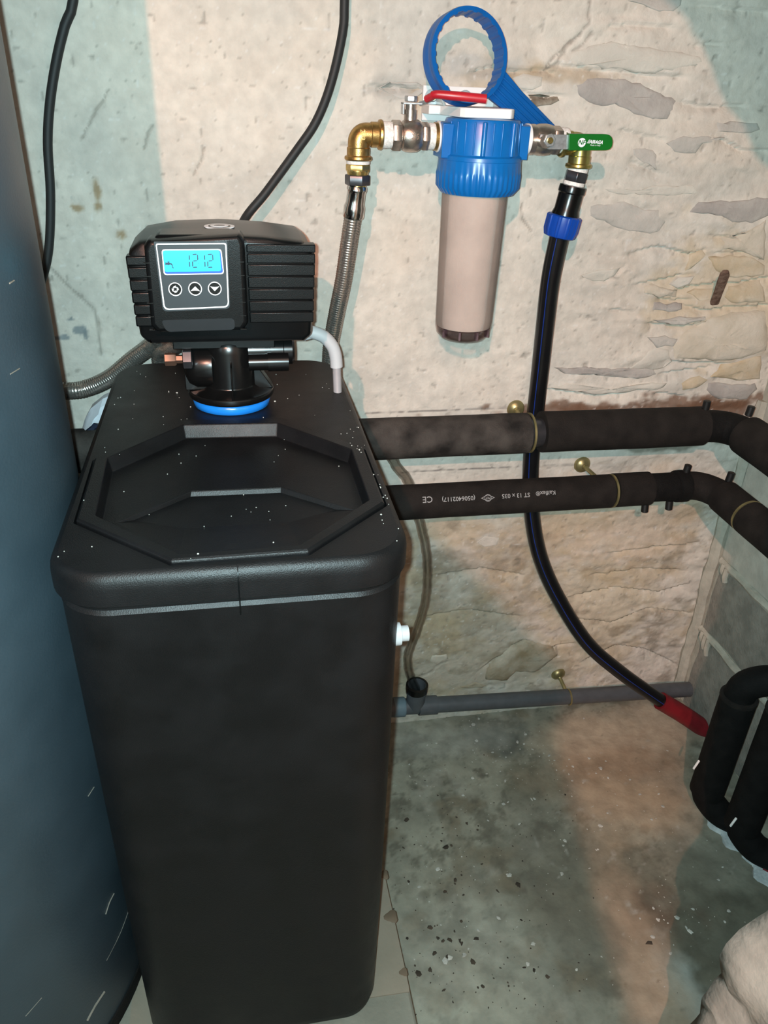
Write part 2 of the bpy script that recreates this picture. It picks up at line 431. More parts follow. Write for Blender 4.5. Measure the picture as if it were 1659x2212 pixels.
for pts in [[(1275, 0), (1272, 50), (1255, 75), (1225, 105), (1205, 140), (1180, 152)], [(1280, 75), (1262, 100), (1240, 112)], [(1258, 75), (1230, 95), (1180, 145)],
            [(1130, 440), (1128, 470), (1150, 500)], [(230, 190), (205, 250), (175, 300)], [(330, 270), (310, 320)], [(105, 575), (150, 620), (205, 670), (220, 770)],
            C1((320, 1450), (420, 1410), (465, 1360), (550, 1310)), C1((1440, 1190), (1455, 1270)), [(440, 320), (420, 380)]]:
    crack(pts)
# pencil levelling lines
for a, b in [((789, 892), (1100, 880)), ((867, 1020), (1260, 1003))]:
    d, s = seg_dist(Xg, Zg, W2(*a), W2(*b)); k = np.clip(1.4-d/.0016, 0, 1)*np.clip(vnoise(Xg, Zg, .008, 210)*2+.8, 0, 1); blend(.75*k, (.10, .09, .09))
P = np.stack([Xg, -h, Zg], -1)
wall = grid_obj('wall_back', PLASTER, xs, zs, P, col)
tag(wall, 'rough cream plastered rubble wall behind the filter and pipes', kind='structure')
def wall_h(x, z):
    i = min(max(np.searchsorted(xs, x), 0), len(xs)-1); j = min(max(np.searchsorted(zs, z), 0), len(zs)-1)
    return h[i, j]

def stone(pts, kind, proud=.003, irr=.0022):
    q = [W2(*p) for p in pts]
    cx = sum(p[0] for p in q)/len(q); cz = sum(p[1] for p in q)/len(q)
    # densify and wobble the outline
    o = []
    for i, a in enumerate(q):
        b = q[(i+1) % len(q)]
        n = max(1, int(math.dist(a, b)/.012))
        for k in range(n):
            t = k/n; o.append((a[0]+(b[0]-a[0])*t+random.uniform(-1, 1)*irr, a[1]+(b[1]-a[1])*t+random.uniform(-1, 1)*irr))
    b_ = MB(); rings = []
    for sc_, dy in ((1.04, .008), (1.0, .0006), (.93, -.35), (.82, -.62), (.55, -.72), (.2, -.75)):
        ring = []
        for (x, z) in o:
            X_, Z_ = cx+(x-cx)*sc_, cz+(z-cz)*sc_
            base = -wall_h(X_, Z_)
            ring.append(Vector((X_, base+(dy if dy > 0 else dy*proud*(1+random.uniform(-.35, .35))), Z_)))
        rings.append(ring)
    b_.loft(rings, cap=True)
    return b_.build('stone', STONES[kind], wall, angle=60)
for pts, k, pr in [
        (C4((310, 590), (380, 540), (600, 545), (720, 575), (860, 630), (1045, 715), (960, 830), (850, 840), (720, 800), (580, 740), (420, 740), (340, 680)), 'purple', .004),
        (C4((670, 0), (760, 40), (880, 90), (1000, 70), (1060, 30), (1055, -30), (700, -40)), 'grey', .003),
        (C4((440, 300), (560, 295), (760, 330), (1000, 360), (1190, 400), (1210, 440), (1100, 480), (800, 515), (560, 485), (330, 465), (240, 430), (280, 370)), 'pale', .003),
        (C5((400, 150), (640, 120), (750, 160), (900, 180), (945, 260), (900, 330), (780, 340), (640, 310), (500, 260), (400, 220)), 'grey', .003),
        (C5((1100, 190), (1180, 110), (1380, 110), (1640, 85), (1700, 90), (1680, 200), (1550, 265), (1400, 260), (1330, 210), (1180, 195)), 'purple', .005),
        (C4((940, 1020), (1000, 970), (1180, 950), (1360, 960), (1200, 1010), (1140, 1080), (1000, 1080)), 'grey', .002),
        (C4((1285, 870), (1400, 850), (1580, 870), (1600, 920), (1480, 935), (1300, 920)), 'grey', .003),
        (C4((720, 1040), (860, 1050), (890, 1100), (880, 1195), (780, 1145), (720, 1090)), 'grey', .002),
        (C4((480, 1340), (760, 1330), (900, 1300), (1150, 1310), (1180, 1350), (950, 1380), (600, 1360)), 'pale', .002),
        (crop(3.687, 890, 0, ((915, 765), (1030, 745), (1140, 770), (1185, 765), (1185, 800), (1100, 845), (970, 862), (930, 820))), 'brown', .004),
        (crop(3.687, 890, 0, ((800, 620), (900, 580), (1040, 600), (1040, 680), (950, 730), (840, 700))), 'pale', .003),
        (((817, 190), (838, 178), (900, 180), (925, 195), (900, 213), (845, 210)), 'grey', .002),
        (C5((340, 640), (420, 620), (560, 590), (630, 580), (600, 640), (520, 690), (430, 680)), 'pale', .003),
        (C5((980, 1130), (1100, 1020), (1280, 920), (1450, 890), (1640, 880), (1640, 1160), (1500, 1200), (1330, 1235), (1160, 1225), (1000, 1220)), 'beige', .009),
        (C5((1340, 1262), (1500, 1212), (1600, 1202), (1620, 1260), (1600, 1370), (1400, 1370), (1240, 1350)), 'ochre', .007),
        (C5((1230, 1390), (1400, 1400), (1570, 1395), (1580, 1440), (1500, 1510), (1300, 1500), (1220, 1440)), 'purple', .005),
        (C5((860, 835), (1080, 845), (1070, 890), (920, 895), (850, 870)), 'purple', .006),
        (C5((830, 945), (1000, 930), (1240, 925), (1230, 955), (1060, 980), (870, 970)), 'grey', .006),
        (C5((820, 1080), (940, 1060), (1020, 1080), (1000, 1130), (880, 1140)), 'grey', .005),
        (C5((1115, 500), (1200, 465), (1235, 490), (1120, 590), (1080, 605)), 'ochre', .005),
        (C5((965, 705), (1040, 650), (1160, 635), (1120, 698), (1030, 728)), 'pale', .006),
        (C5((150, 1290), (350, 1275), (560, 1290), (860, 1295), (890, 1330), (800, 1370), (600, 1350), (400, 1330), (220, 1320)), 'purple', .004),
        (C5((120, 1420), (230, 1395), (450, 1440), (620, 1430), (760, 1395), (950, 1390), (930, 1430), (700, 1455), (450, 1468), (260, 1445)), 'pale', .006),
        (C5((700, 1280), (860, 1140), (960, 1150), (970, 1240), (930, 1300), (760, 1300)), 'pale', .004),
        (C5((1390, 710), (1620, 670), (1640, 820), (1400, 830), (1360, 790)), 'ochre', .007),
        (C5((1240, 510), (1500, 490), (1640, 560), (1640, 630), (1420, 655), (1290, 610)), 'ochre', .006),
        (C5((1310, 375), (1500, 330), (1640, 240), (1640, 530), (1480, 460), (1310, 450)), 'beige', .006),
        (C5((1110, 760), (1200, 730), (1290, 735), (1260, 800), (1180, 820)), 'ochre', .004),
        (C5((780, 720), (860, 700), (960, 740), (1060, 760), (1030, 795), (900, 790), (800, 770)), 'beige', .005),
        (C5((1050, 1390), (1180, 1330), (1230, 1370), (1150, 1430), (1060, 1440)), 'ochre', .005),
        (C1((870, 1380), (960, 1285), (1100, 1170), (1240, 1145), (1430, 1190), (1450, 1260), (1270, 1410), (1100, 1395), (1030, 1470), (860, 1465)), 'dirty', .007),
        (C1((640, 1520), (780, 1492), (890, 1520), (740, 1540)), 'dirty', .003),
        (C1((430, 1270), (540, 1250), (560, 1300), (470, 1340), (410, 1310)), 'beige', .004),
        (C1((980, 300), (850, 290), (790, 340), (850, 380), (960, 360)), 'pale', .002)]:
    stone(pts, k, pr)

# ---- floor
fx = np.concatenate([np.arange(-1.6, -.3, .05), np.arange(-.3, 1.03, .005)])
fy = np.concatenate([np.arange(-3.7, -.82, .06), np.arange(-.82, .03, .004)])
Xf, Yf = np.meshgrid(fx, fy, indexing='ij')
fh = .004*fbm(Xf, Yf, .25, 401, 3)+.0016*fbm(Xf, Yf, .03, 411, 3)
col = np.zeros(Xf.shape+(3,)); col[:] = (.290, .282, .222)
Xg, Zg = Xf, Yf
col *= (1+.35*fbm(Xf, Yf, .22, 421, 4)+.18*fbm(Xf, Yf, .05, 431, 3))[..., None]
blend(.75*np.clip(fbm(Xf, Yf, .16, 441, 4)*2.2, 0, 1), (.17, .165, .13))
blend(.6*np.clip(fbm(Xf, Yf, .06, 446, 5)*3.2-.4, 0, 1), (.16, .125, .08))
blend(.7*np.clip(fbm(Xf, Yf, .035, 447, 6, .65)*3.2-.5, 0, 1), (.11, .10, .075))
blend(.55*np.clip(fbm(Xf, Yf, .02, 449, 5, .7)*3.2-.8, 0, 1), (.12, .11, .085))
blend(.45*np.clip(fbm(Xf, Yf, .045, 448, 5)*3.2-.6, 0, 1), (.40, .385, .32))
def fblob(px, py, rx, ry, st, c, seed, nz=.8):
    p = atZ(px, py, 0); d = np.hypot((Xf-p.x)/rx, (Yf-p.y)/ry)+nz*fbm(Xf, Yf, max(rx, ry)*.6, seed, 4)
    blend(st*np.clip((1-d)/.7+.5, 0, 1), c)
fblob(1080, 1590, .07, .05, .8, (.11, .115, .10), 451); fblob(1140, 1680, .06, .06, .7, (.15, .14, .10), 452)
fblob(1560, 1990, .17, .12, .85, (.10, .095, .07), 453); fblob(1270, 1880, .10, .10, .55, (.16, .14, .10), 454)
fblob(1400, 1980, .07, .05, .7, (.12, .085, .06), 455); fblob(1320, 1680, .16, .09, .5, (.26, .20, .14), 456)
fblob(1350, 1720, .12, .05, .35, (.2, .13, .09), 457); fblob(1000, 2120, .2, .16, .4, (.36, .36, .30), 458)
fblob(960, 1600, .16, .05, .5, (.38, .38, .33), 459); fblob(1470, 2110, .035, .06, .8, (.33, .36, .33), 460)
fblob(1180, 1950, .07, .05, .4, (.17, .15, .11), 461)
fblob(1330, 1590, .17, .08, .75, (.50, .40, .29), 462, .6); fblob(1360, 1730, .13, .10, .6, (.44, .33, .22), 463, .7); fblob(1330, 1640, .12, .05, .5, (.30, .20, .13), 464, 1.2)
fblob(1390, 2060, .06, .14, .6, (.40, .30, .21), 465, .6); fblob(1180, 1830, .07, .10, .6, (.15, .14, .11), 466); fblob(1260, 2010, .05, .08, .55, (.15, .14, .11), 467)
fblob(1540, 1850, .12, .08, .5, (.19, .19, .15), 468)
for (sd, th, c, sc_) in ((470, .40, (.44, .43, .38), .017), (471, .42, (.10, .09, .07), .013), (472, .44, (.10, .07, .045), .011)):
    s_ = vnoise(Xf, Yf, sc_, sd)+.10*fbm(Xf, Yf, .004, sd+5, 2); dens = np.clip(fbm(Xf, Yf, .2, sd+9, 3)*3+.35, 0, 1)
    blend(.6*dens*np.clip((s_-th)*9, 0, 1), c)
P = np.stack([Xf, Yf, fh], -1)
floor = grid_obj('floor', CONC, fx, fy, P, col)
tag(floor, 'dirty grey concrete cellar floor', kind='structure')

def concrete_slab(name, poly, z0, z1, lab):
    b = MB().prism(poly, (0, 0, z0), (1, 0, 0), (0, 1, 0), (0, 0, z1-z0))
    o = b.build(name, ADDED_PLINTH, bevel=.004); tag(o, lab, kind='structure'); return o
ADDED_PLINTH = mat('added_plinth_concrete', (.235, .225, .185), .85, var=.15, scale=12, bump=.5, bscale=130, spec=.2, col2=(.165, .16, .13))
BOARD = mat('pale_slab', (.235, .20, .155), .85, var=.15, scale=14, bump=.3, bscale=130, spec=.2, col2=(.20, .175, .135))
pl = [(atZ(830, 1880, .16)), (atZ(885, 2132, .16)), (atZ(902, 2212, .16))]
plo = concrete_slab('added_plinth', [(-1.2, -.78), (pl[2].x+.004, -.78), (pl[2].x, pl[2].y), (pl[1].x, pl[1].y), (pl[0].x, pl[0].y), (pl[0].x-.004, -.17), (-1.2, -.17)], 0, .158, 'added low concrete plinth under the softener')  # added support block under softener and tank; the floor patch itself lies flush
bd = [(-.19, -.66), (-.05, -.667), (.06, -.660), (.12, -.664), (pl[1].x-.002, pl[1].y-.006), (pl[1].x-.001, pl[1].y), (pl[0].x-.001, pl[0].y), (pl[0].x-.005, -.2), (-.19, -.2)]
MB().prism(bd, (0, 0, .1575), (1, 0, 0), (0, 1, 0), (0, 0, .0025)).build('slab', BOARD, plo)  # thin pale floor patch, lifted onto the added plinth
for (px, py, r_) in ((845, 1980, .010), (872, 2100, .006), (829, 1890, .008)):
    p_ = atZ(px, py, .16); MB().lathe([(r_, 0), (r_*.9, .0006)], (p_.x, p_.y, .16), seg=14, rf=lambda r, hh, t, j: r*(1+.2*math.sin(3*t))).build('stain', mat('brown_stain', (.12, .085, .055), .8), plo)

# ---- right wall: blocks below, render above
wr = MB().box((1.07, -1.8, 1.2), (.15, 3.7, 2.45)); o = wr.build('wall_right', MORTAR, flat=True); tag(o, 'right cellar wall of grey blocks with pale mortar joints', kind='structure'); wall_r = o
blk = None
def block(y0, y1, z0, z1, m, proud):
    b = MB(); nY, nZ = 9, 5; rings = []
    vs = []; fs = []
    for i in range(nY):
        for j in range(nZ):
            ed = min(i, nY-1-i, j, nZ-1-j) == 0
            yy = y0+(y1-y0)*i/(nY-1)+random.uniform(-.003, .003); zz = z0+(z1-z0)*j/(nZ-1)+random.uniform(-.004, .004)
            vs.append((.995-proud*(.25 if ed else 1)+random.uniform(-.001, .001), yy, zz))
    for i in range(nY-1):
        for j in range(nZ-1): fs.append((i*nZ+j, (i+1)*nZ+j, (i+1)*nZ+j+1, i*nZ+j+1))
    rim = [i*nZ for i in range(nY)]+[(nY-1)*nZ+j for j in range(1, nZ)]+[i*nZ+nZ-1 for i in range(nY-2, -1, -1)]+[j for j in range(nZ-2, 0, -1)]
    n = len(vs); vs += [(1.02, vs[k][1], vs[k][2]) for k in rim]
    m_ = len(rim); fs += [(rim[k], n+k, n+(k+1) % m_, rim[(k+1) % m_]) for k in range(m_)]+[tuple(range(n, n+m_))]
    return b.add(vs, fs).build('block', m, wall_r, angle=60)
for (z0, z1, off) in ((.0, .205, -.03), (.219, .385, -.025)):
    y = off
    while y > -1.1:
        block(y-.39, y, z0, z1, BLOCKM, .004); y -= .402
for k in range(3):
    z0 = .402+k*.26
    for j in range(2): block(-.02-.5*(j+1)+.004, -.02-.5*j, z0, z0+.256, RENDER, .006)
# corner fillet of mortar
cf = MB()
cf.tube([(.992, -.006, 0), (.988, -.008, .1), (.99, -.006, .22), (.985, -.008, .33), (.985, -.006, .45), (.992, -.004, .6), (.995, -.004, .75)], .014, 8, .03, rf=lambda r, L, t: r*(1+.25*math.sin(L*60)*math.cos(L*23+t)))
cf.build('mortar_fillet', MORTAR, wall_r)
for (y, z, l) in ((-.038, .393, .018), (-.050, .39, .030), (-.035, .213, .02), (-.047, .211, .032), (-.060, .21, .040)):
    MB().tube([(.992, y, z), (.989, y-.002, z-l*.6), (.991, y-.004, z-l)], .007, 8, .01, rf=lambda r, L, t: r*(1.15-8*L)).build('mortar_drip', MORTAR, wall_r)
for z in (.212, .393):
    MB().tube([(.9935, -.01, z), (.993, -.2, z-.002), (.9935, -.45, z+.002), (.993, -.9, z)], .0085, 8, .02, rf=lambda r, L, t: r*(1+.3*math.sin(L*55)*math.cos(L*23+t))).build('mortar_joint', MORTAR, wall_r)

# ---- rest of the cellar, out of view
def shell(name, c, d, m, lab):
    o = MB().box(c, d).build(name, m, flat=True); tag(o, lab, kind='structure'); return o
shell('wall_left', (-1.66, -1.8, 1.2), (.1, 3.7, 2.5), RENDER, 'left cellar wall outside the view')
shell('wall_front', (-.3, -3.72, 1.2), (2.8, .1, 2.5), RENDER, 'cellar wall behind the photographer')
shell('ceiling', (-.3, -1.85, 2.45), (2.8, 3.8, .1), RENDER, 'cellar ceiling')

# ---- masonry pier of the opening at the right, rough and broken
def rough_prism(name, poly, y0, y1, m, lab, cell=.03, amp=.012, seed=500):
    """upright stone wall: outline in x,z, thick along y, with a rough skin"""
    me = bpy.data.meshes.new(name); b = bmesh.new()
    pts = []
    for i, a in enumerate(poly):
        c = poly[(i+1) % len(poly)]; n = max(1, int(math.dist(a, c)/cell))
        pts += [(a[0]+(c[0]-a[0])*k/n, a[1]+(c[1]-a[1])*k/n) for k in range(n)]
    lo = [b.verts.new((x, y0, z)) for x, z in pts]
    f = b.faces.new(lo)
    f.normal_update(); bmesh.ops.triangulate(b, faces=[f]); b.normal_update()
    r = bmesh.ops.extrude_face_region(b, geom=b.faces[:])
    bmesh.ops.translate(b, verts=[g for g in r['geom'] if isinstance(g, bmesh.types.BMVert)], vec=(0, y1-y0, 0))
    for _ in range(6):
        es = [e for e in b.edges if e.calc_length() > cell*1.4]
        if not es: break
        bmesh.ops.subdivide_edges(b, edges=es, cuts=1); bmesh.ops.triangulate(b, faces=b.faces[:])
    bmesh.ops.recalc_face_normals(b, faces=b.faces); b.normal_update()
    X = np.array([v.co[:] for v in b.verts])
    d1 = amp*(fbm(X[:, 0]+X[:, 1]*.7, X[:, 2]+X[:, 1]*.5, .10, seed, 4)+.9*fbm(X[:, 0]*1.3+X[:, 1]*.7, X[:, 2]*.6+X[:, 1]*.5, .03, seed+3, 3)); d2 = amp*fbm(X[:, 2]-X[:, 1], X[:, 0], .12, seed+9, 4)
    N = [v.normal.copy() for v in b.verts]
    for i, v in enumerate(b.verts): v.co += N[i]*(d1[i]+d2[i])
    b.to_mesh(me); b.free()
    me.polygons.foreach_set('use_smooth', [True]*len(me.polygons)); me.materials.append(m)
    o = bpy.data.objects.new(name, me); COL.objects.link(o); WORLD[o.name] = Vector((0, 0, 0))
    tag(o, lab, kind='structure'); return o
rough_prism('wall_near', [(.53, -.02), (.52, .10), (.526, .21), (.525, .272), (.531, .281), (.540, .301), (.546, .312), (.536, .35), (.538, .373), (.550, .394), (.566, .414), (.570, .45), (.55, .52), (.535, .62), (.525, .75), (.525, 1.08), (.55, 1.25), (.545, 1.33), (.422, 1.47), (.295, 1.592), (.1, 1.72), (-.4, 1.8), (-1.6, 1.8), (-1.6, 2.4), (1.0, 2.4), (1.0, -.02)],
            -.95, -.79, ROCKM, 'rough broken stone pier at the lower right corner', amp=.012, cell=.022)
rough_prism('shadow_blocker', [(-1.6, -.02), (-1.6, 1.6), (-.3, 1.575), (-.177, 1.521), (-.065, 1.394), (-.065, 1.335), (.019, 1.069), (.177, .572), (.35, -.02)],  # added out of view; outline shaped to cast shade on floor, lower wall and softener
            -1.565, -1.535, ROCKM, 'unseen blocker added behind the camera to shade floor and softener', amp=.003, seed=530)

# ---- bare bulb that lights the cellar
LB = LAMP+Vector((0, -.055, .03))
lt = thing('ceiling_bulb', 'bare warm light bulb hanging from the ceiling behind the photographer', 'lamp', LB+Vector((0, 0, -.04)))
MB().lathe([(.004, -.045), (.02, -.035), (.03, -.01), (.028, .012), (.016, .035), (.013, .045)], LB, seg=24).build('bulb', BULB, lt)
MB().lathe([(.014, .045), (.017, .05), (.017, .085), (.006, .095)], LB, seg=20).build('socket', BLACKS, lt)
MB().tube([LB+Vector((0, 0, .09)), LB+Vector((0, 0, .385))], .003, 8).build('cord', CABLE, lt)
bpy.data.objects['bulb'].visible_shadow = True
pl_ = bpy.data.lights.new('bulb_light', 'POINT'); pl_.energy = LAMP_E; pl_.color = LAMP_C; pl_.shadow_soft_size = .012
po = bpy.data.objects.new('bulb_light', pl_); COL.objects.link(po); po.location = LAMP

# ================================================================== WATER SOFTENER
KS = .9; SO = Vector((-.0099, -.3248, .9013)); SP = Vector((-.011, -.222, .862))
def sx(p): return SO+(Vector(p)-SP)*KS
soft = thing('water_softener', 'black plastic cabinet water softener with lit blue display standing on added plinth', 'water softener', (-.01, -.42, .16))
def S(mb, name, m, parent=soft, **k): return mb.build(name, m, parent, xf=sx, **k)
def rrect(x0, x1, y0, y1, r, z, n=10):
    o = []
    for cx, cy, a0 in ((x1-r, y1-r, 0), (x0+r, y1-r, 90), (x0+r, y0+r, 180), (x1-r, y0+r, 270)):
        for k in range(n+1):
            a = R(a0+90*k/n); o.append(Vector((cx+r*math.cos(a), cy+r*math.sin(a), z)))
    return o
X0, X1, Y0, Y1, ZB = -.186, .160, -.645, -.033, .0385
def cab(z, i, fr=0): return rrect(X0+i, X1-i, Y0+i+fr, Y1-i, max(.058-i, .02), z)
rings = [cab(ZB, .030, -.004), cab(ZB+.003, .020, .002), cab(ZB+.010, .012, .006), cab(ZB+.024, .008, .008), cab(.3, .005, .010), cab(.6, .004, .008), cab(.808, .004, .004), cab(.814, .0035, .004), cab(.818, .0065, .004), cab(.8215, .0065, .004), cab(.825, .002, .002),
         cab(.829, .0), cab(.846, 0), cab(.853, .0012), cab(.858, .0038), cab(.861, .0070), cab(.862, .0095)]
OCT = [(-.077, -.288), (.055, -.292), (.146, -.398), (.146, -.541), (.056, -.628), (-.071, -.630), (-.168, -.541), (-.170, -.396)]
def ring_off(poly, d):
    cx = sum(p[0] for p in poly)/len(poly); cy = sum(p[1] for p in poly)/len(poly)
    return [(cx+(x-cx)*(1+d/math.hypot(x-cx, y-cy)), cy+(y-cy)*(1+d/math.hypot(x-cx, y-cy))) for x, y in poly]
cb = MB(); cb.loft(rings, cap=False)
n = len(rings[0]); cb.f.append(tuple(range(n))[::-1])
top0 = len(cb.v)-n
hole = [Vector((x, y, .862)) for x, y in ring_off(OCT, .0028)]
outer = cb.v[top0:top0+n]
hid = len(cb.v); cb.v += hole
def bridge(o_pts, h_pts, c):
    ao = [math.atan2(p.y-c[1], p.x-c[0]) % (2*math.pi) for p in o_pts]; ah = [math.atan2(p.y-c[1], p.x-c[0]) % (2*math.pi) for p in h_pts]
    io = sorted(range(len(o_pts)), key=lambda k: ao[k]); ih = sorted(range(len(h_pts)), key=lambda k: ah[k])
    A = [(ao[k], k) for k in io]; H = [(ah[k], k) for k in ih]
    A.append((A[0][0]+2*math.pi, A[0][1])); H.append((H[0][0]+2*math.pi, H[0][1]))
    i = j = 0; T = []
    while i < len(A)-1 or j < len(H)-1:
        if j == len(H)-1 or (i < len(A)-1 and A[i+1][0] <= H[j+1][0]):
            T.append((top0+A[i][1], top0+A[i+1][1], hid+H[j][1])); i += 1
        else:
            T.append((top0+A[i][1], hid+H[j+1][1], hid+H[j][1])); j += 1
    return T
cb.f += bridge(outer, hole, (-.012, -.46))
lowr = [Vector((x, y, .845)) for x, y in ring_off(OCT, .0028)]; lid0 = len(cb.v); cb.v += lowr
for i in range(8): cb.f.append((hid+i, hid+(i+1) % 8, lid0+(i+1) % 8, lid0+i))
cabinet = S(cb, 'cabinet', BLACK, angle=30)
for p_ in cabinet.data.polygons:
    if p_.normal.z > .995: p_.use_smooth = False
# parting line
S(MB().tube([(-.011, -.638, .861), (-.011, -.6455, .853), (-.011, -.6465, .838), (-.011, -.6445, .824), (-.011, -.6405, .806)], .0006, 6, .01), 'parting_line', BLACKS, cabinet)
# octagonal lid with grip recess
ZT = .866
I = [(-.073, -.306), (.046, -.311), (.130, -.403), (.130, -.534), (.050, -.617), (-.066, -.619), (-.150, -.535), (-.155, -.398)]
B = [(-.071, -.313), (.044, -.318), (.126, -.406), (.127, -.534), None, None, (-.147, -.535), (-.151, -.402)]
lv = [Vector((x, y, .846)) for x, y in OCT]+[Vector((x, y, ZT-.002)) for x, y in OCT]+[Vector((x, y, ZT)) for x, y in ring_off(OCT, -.003)]+[Vector((x, y, ZT)) for x, y in I]
zb = .8495
bi = {}
for k, p in enumerate(B):
    if p: bi[k] = len(lv); lv.append(Vector((p[0], p[1], zb)))
def nv(x, y, z): lv.append(Vector((x, y, z))); return len(lv)-1
Lf = nv(-.131, -.524, .850); T0 = nv(-.059, -.464, .8515); T1 = nv(.040, -.466, .8515); Rf = nv(.112, -.525, .850)
b0 = nv(-.064, -.476, .8310); b1 = nv(.038, -.478, .8310)
i_ = lambda k: 24+k
lf = []
for q in (0, 8, 16):
    for k in range(8): lf.append((q+k, q+(k+1) % 8, q+8+(k+1) % 8, q+8+k))
for a, b in ((0, 1), (1, 2), (2, 3), (6, 7), (7, 0)): lf.append((i_(a), i_(b), bi[b], bi[a]))
lf += [(bi[0], bi[1], T1, T0), (bi[1], bi[2], T1), (bi[2], bi[3], Rf), (bi[2], Rf, T1), (bi[7], bi[0], T0), (bi[6], bi[7], Lf), (bi[7], T0, Lf)]
lf += [(Lf, T0, b0), (T0, T1, b1, b0), (T1, Rf, b1)]
lf += [(b0, b1, i_(4), i_(5)), (Lf, b0, i_(5)), (b1, Rf, i_(4)), (bi[6], Lf, i_(5)), (bi[6], i_(5), i_(6)), (Rf, bi[3], i_(4)), (bi[3], i_(3), i_(4))]
lf.append(tuple(range(8))[::-1])
lid = MB().add(lv, lf)
S(lid, 'lid', BLACK, flat=True, bevel=.0012)
# salt dust and drops on the top, too many to count
sd = MB()
for k in range(150):
    x, y = random.uniform(-.175, .15), random.uniform(-.63, -.05); zz = .8625
    inside = abs(x+.011) < .13 and -.61 < y < -.32
    if inside: zz = .8505 if y > -.46 else .846
    elif abs(x+.011) < .155 and -.63 < y < -.29: zz = .8665
    if random.random() < .35: x = random.uniform(.13, .152); y = random.uniform(-.6, -.3); zz = .8625
    r = random.uniform(.0004, .0009)*(2 if random.random() < .06 else 1)
    sd.lathe([(r*.5, -.0004), (r, r*.4), (r*.4, r*.9)], (x, y, zz), seg=5, ph=random.random()*6)
tag(S(sd, 'salt_dust', GRIT, flat=True), 'white salt specks', kind='stuff')

# valve body
VX, VY = -.011, -.222
S(MB().lathe([(.048, .8615), (.0515, .8635), (.0525, .870), (.050, .876), (.045, .877)], (VX, VY, 0), seg=56), 'seal_ring', BLUER, angle=60)
vb = MB()
vb.lathe([(.050, .8745), (.057, .877), (.0585, .882), (.0575, .886), (.040, .888), (.0345, .892), (.0335, .94), (.0315, .952), (.027, .957), (.02, .97)], (VX, VY, 0), seg=48)
vb.box((VX+.002, VY-.032, .908), (.0022, .05, .046))
for sgn in (-1, 1):
    vb.prism([(0, 0), (.026, 0), (.004, .034), (0, .034)], (VX+sgn*.031, VY-.012, .886), (sgn, 0, 0), (0, 0, 1), (0, .024, 0))
vb.lathe([(.029, -.004), (.029, .018), (.024, .028), (.012, .034)], (VX-.026, VY-.004, .918), (-1, 0, 0), 32)
vb.box((VX-.042, VY+.01, .902), (.036, .05, .03))
vb.box((VX-.005, VY+.01, .958), (.13, .08, .02))
S(vb, 'valve_body', BLACKG, bevel=.0015)
nz = MB()
nz.lathe([(.018, 0), (.018, .022), (.0165, .022), (.0165, .03), (.0185, .03), (.0185, .046), (.0195, .047), (.0195, .058), (.016, .061)], (.014, VY-.012, .940), (1, 0, 0), 28)
nz.lathe([(.011, 0), (.011, .025), (.0125, .025), (.0125, .052)], (.014, VY-.03, .929), (1, 0, 0), 24)
S(nz, 'injector_housing', BLACKG)
S(MB().lathe([(.011, 0), (.0125, .001), (.0125, .011), (.0105, .012)], (-.058, VY-.032, .936), (-1, 0, 0), 6), 'gland_nut', DARKST)
S(MB().lathe([(.0055, 0), (.0055, .008), (.0075, .008), (.0085, .010), (.0085, .022), (.006, .023)], (-.070, VY-.032, .936), (-1, 0, 0), 6), 'brine_connector', mat('copper_brown_fitting', (.25, .15, .11), .3, .8))
# control head
hd = MB()
front = [(-.117, .975), (-.108, .966), (.086, .966), (.096, .974), (.1015, 1.066), (.095, 1.081), (.085, 1.088), (.04, 1.0935), (-.014, 1.096), (-.07, 1.0935), (-.106, 1.087), (-.118, 1.077), (-.1235, 1.060)]
def sec(y, s, dz=0): return [Vector((-.0105+(x+.0105)*s, y, 1.03+(z-1.03)*s+dz)) for x, z in front]
hd.loft([sec(-.290, .93), sec(-.288, .965), sec(-.283, .985), sec(-.272, .995), sec(-.2, 1.0), sec(-.165, .985), sec(-.155, .95)])
head = S(hd, 'control_head', BLACKS, bevel=.003, angle=35)
zr = [1.0860, 1.0755, 1.063, 1.0485, 1.034, 1.0195, 1.0055, .9915]
for k in range(7):
    za, zb_ = zr[k]-.0006, zr[k+1]+.0006
    xr = .0975+(.5*(za+zb_)-1.03)*.035
    S(MB().box((.0575+(xr-.0975)/2, -.2828, (za+zb_)/2), (xr-.0175, .018, za-zb_)), 'rib', BLACKS, head, bevel=.0011)
    if k:
        xl = -.1195-(.5*(za+zb_)-1.03)*.04
        S(MB().box((xl+.015, -.283, (za+zb_)/2-.003), (.030, .018, za-zb_)), 'rib', BLACKS, head, bevel=.0016)
# badge on the top
S(MB().lathe([(.0185, 0), (.0185, .0008)], (-.013, -.232, 1.0957), seg=40), 'badge', PRINTW, head)
S(MB().lathe([(.0135, 0), (.0135, .0011)], (-.013, -.232, 1.0957), seg=40), 'badge_ring', BLACKS, head)
S(MB().lathe([(.011, 0), (.011, .0014)], (-.013, -.232, 1.0957), seg=40), 'badge_disc', PRINTW, head)
S(MB().lathe([(.0065, 0), (.0065, .0017)], (-.013, -.232, 1.0957), seg=32), 'badge_center', PRINTG, head)
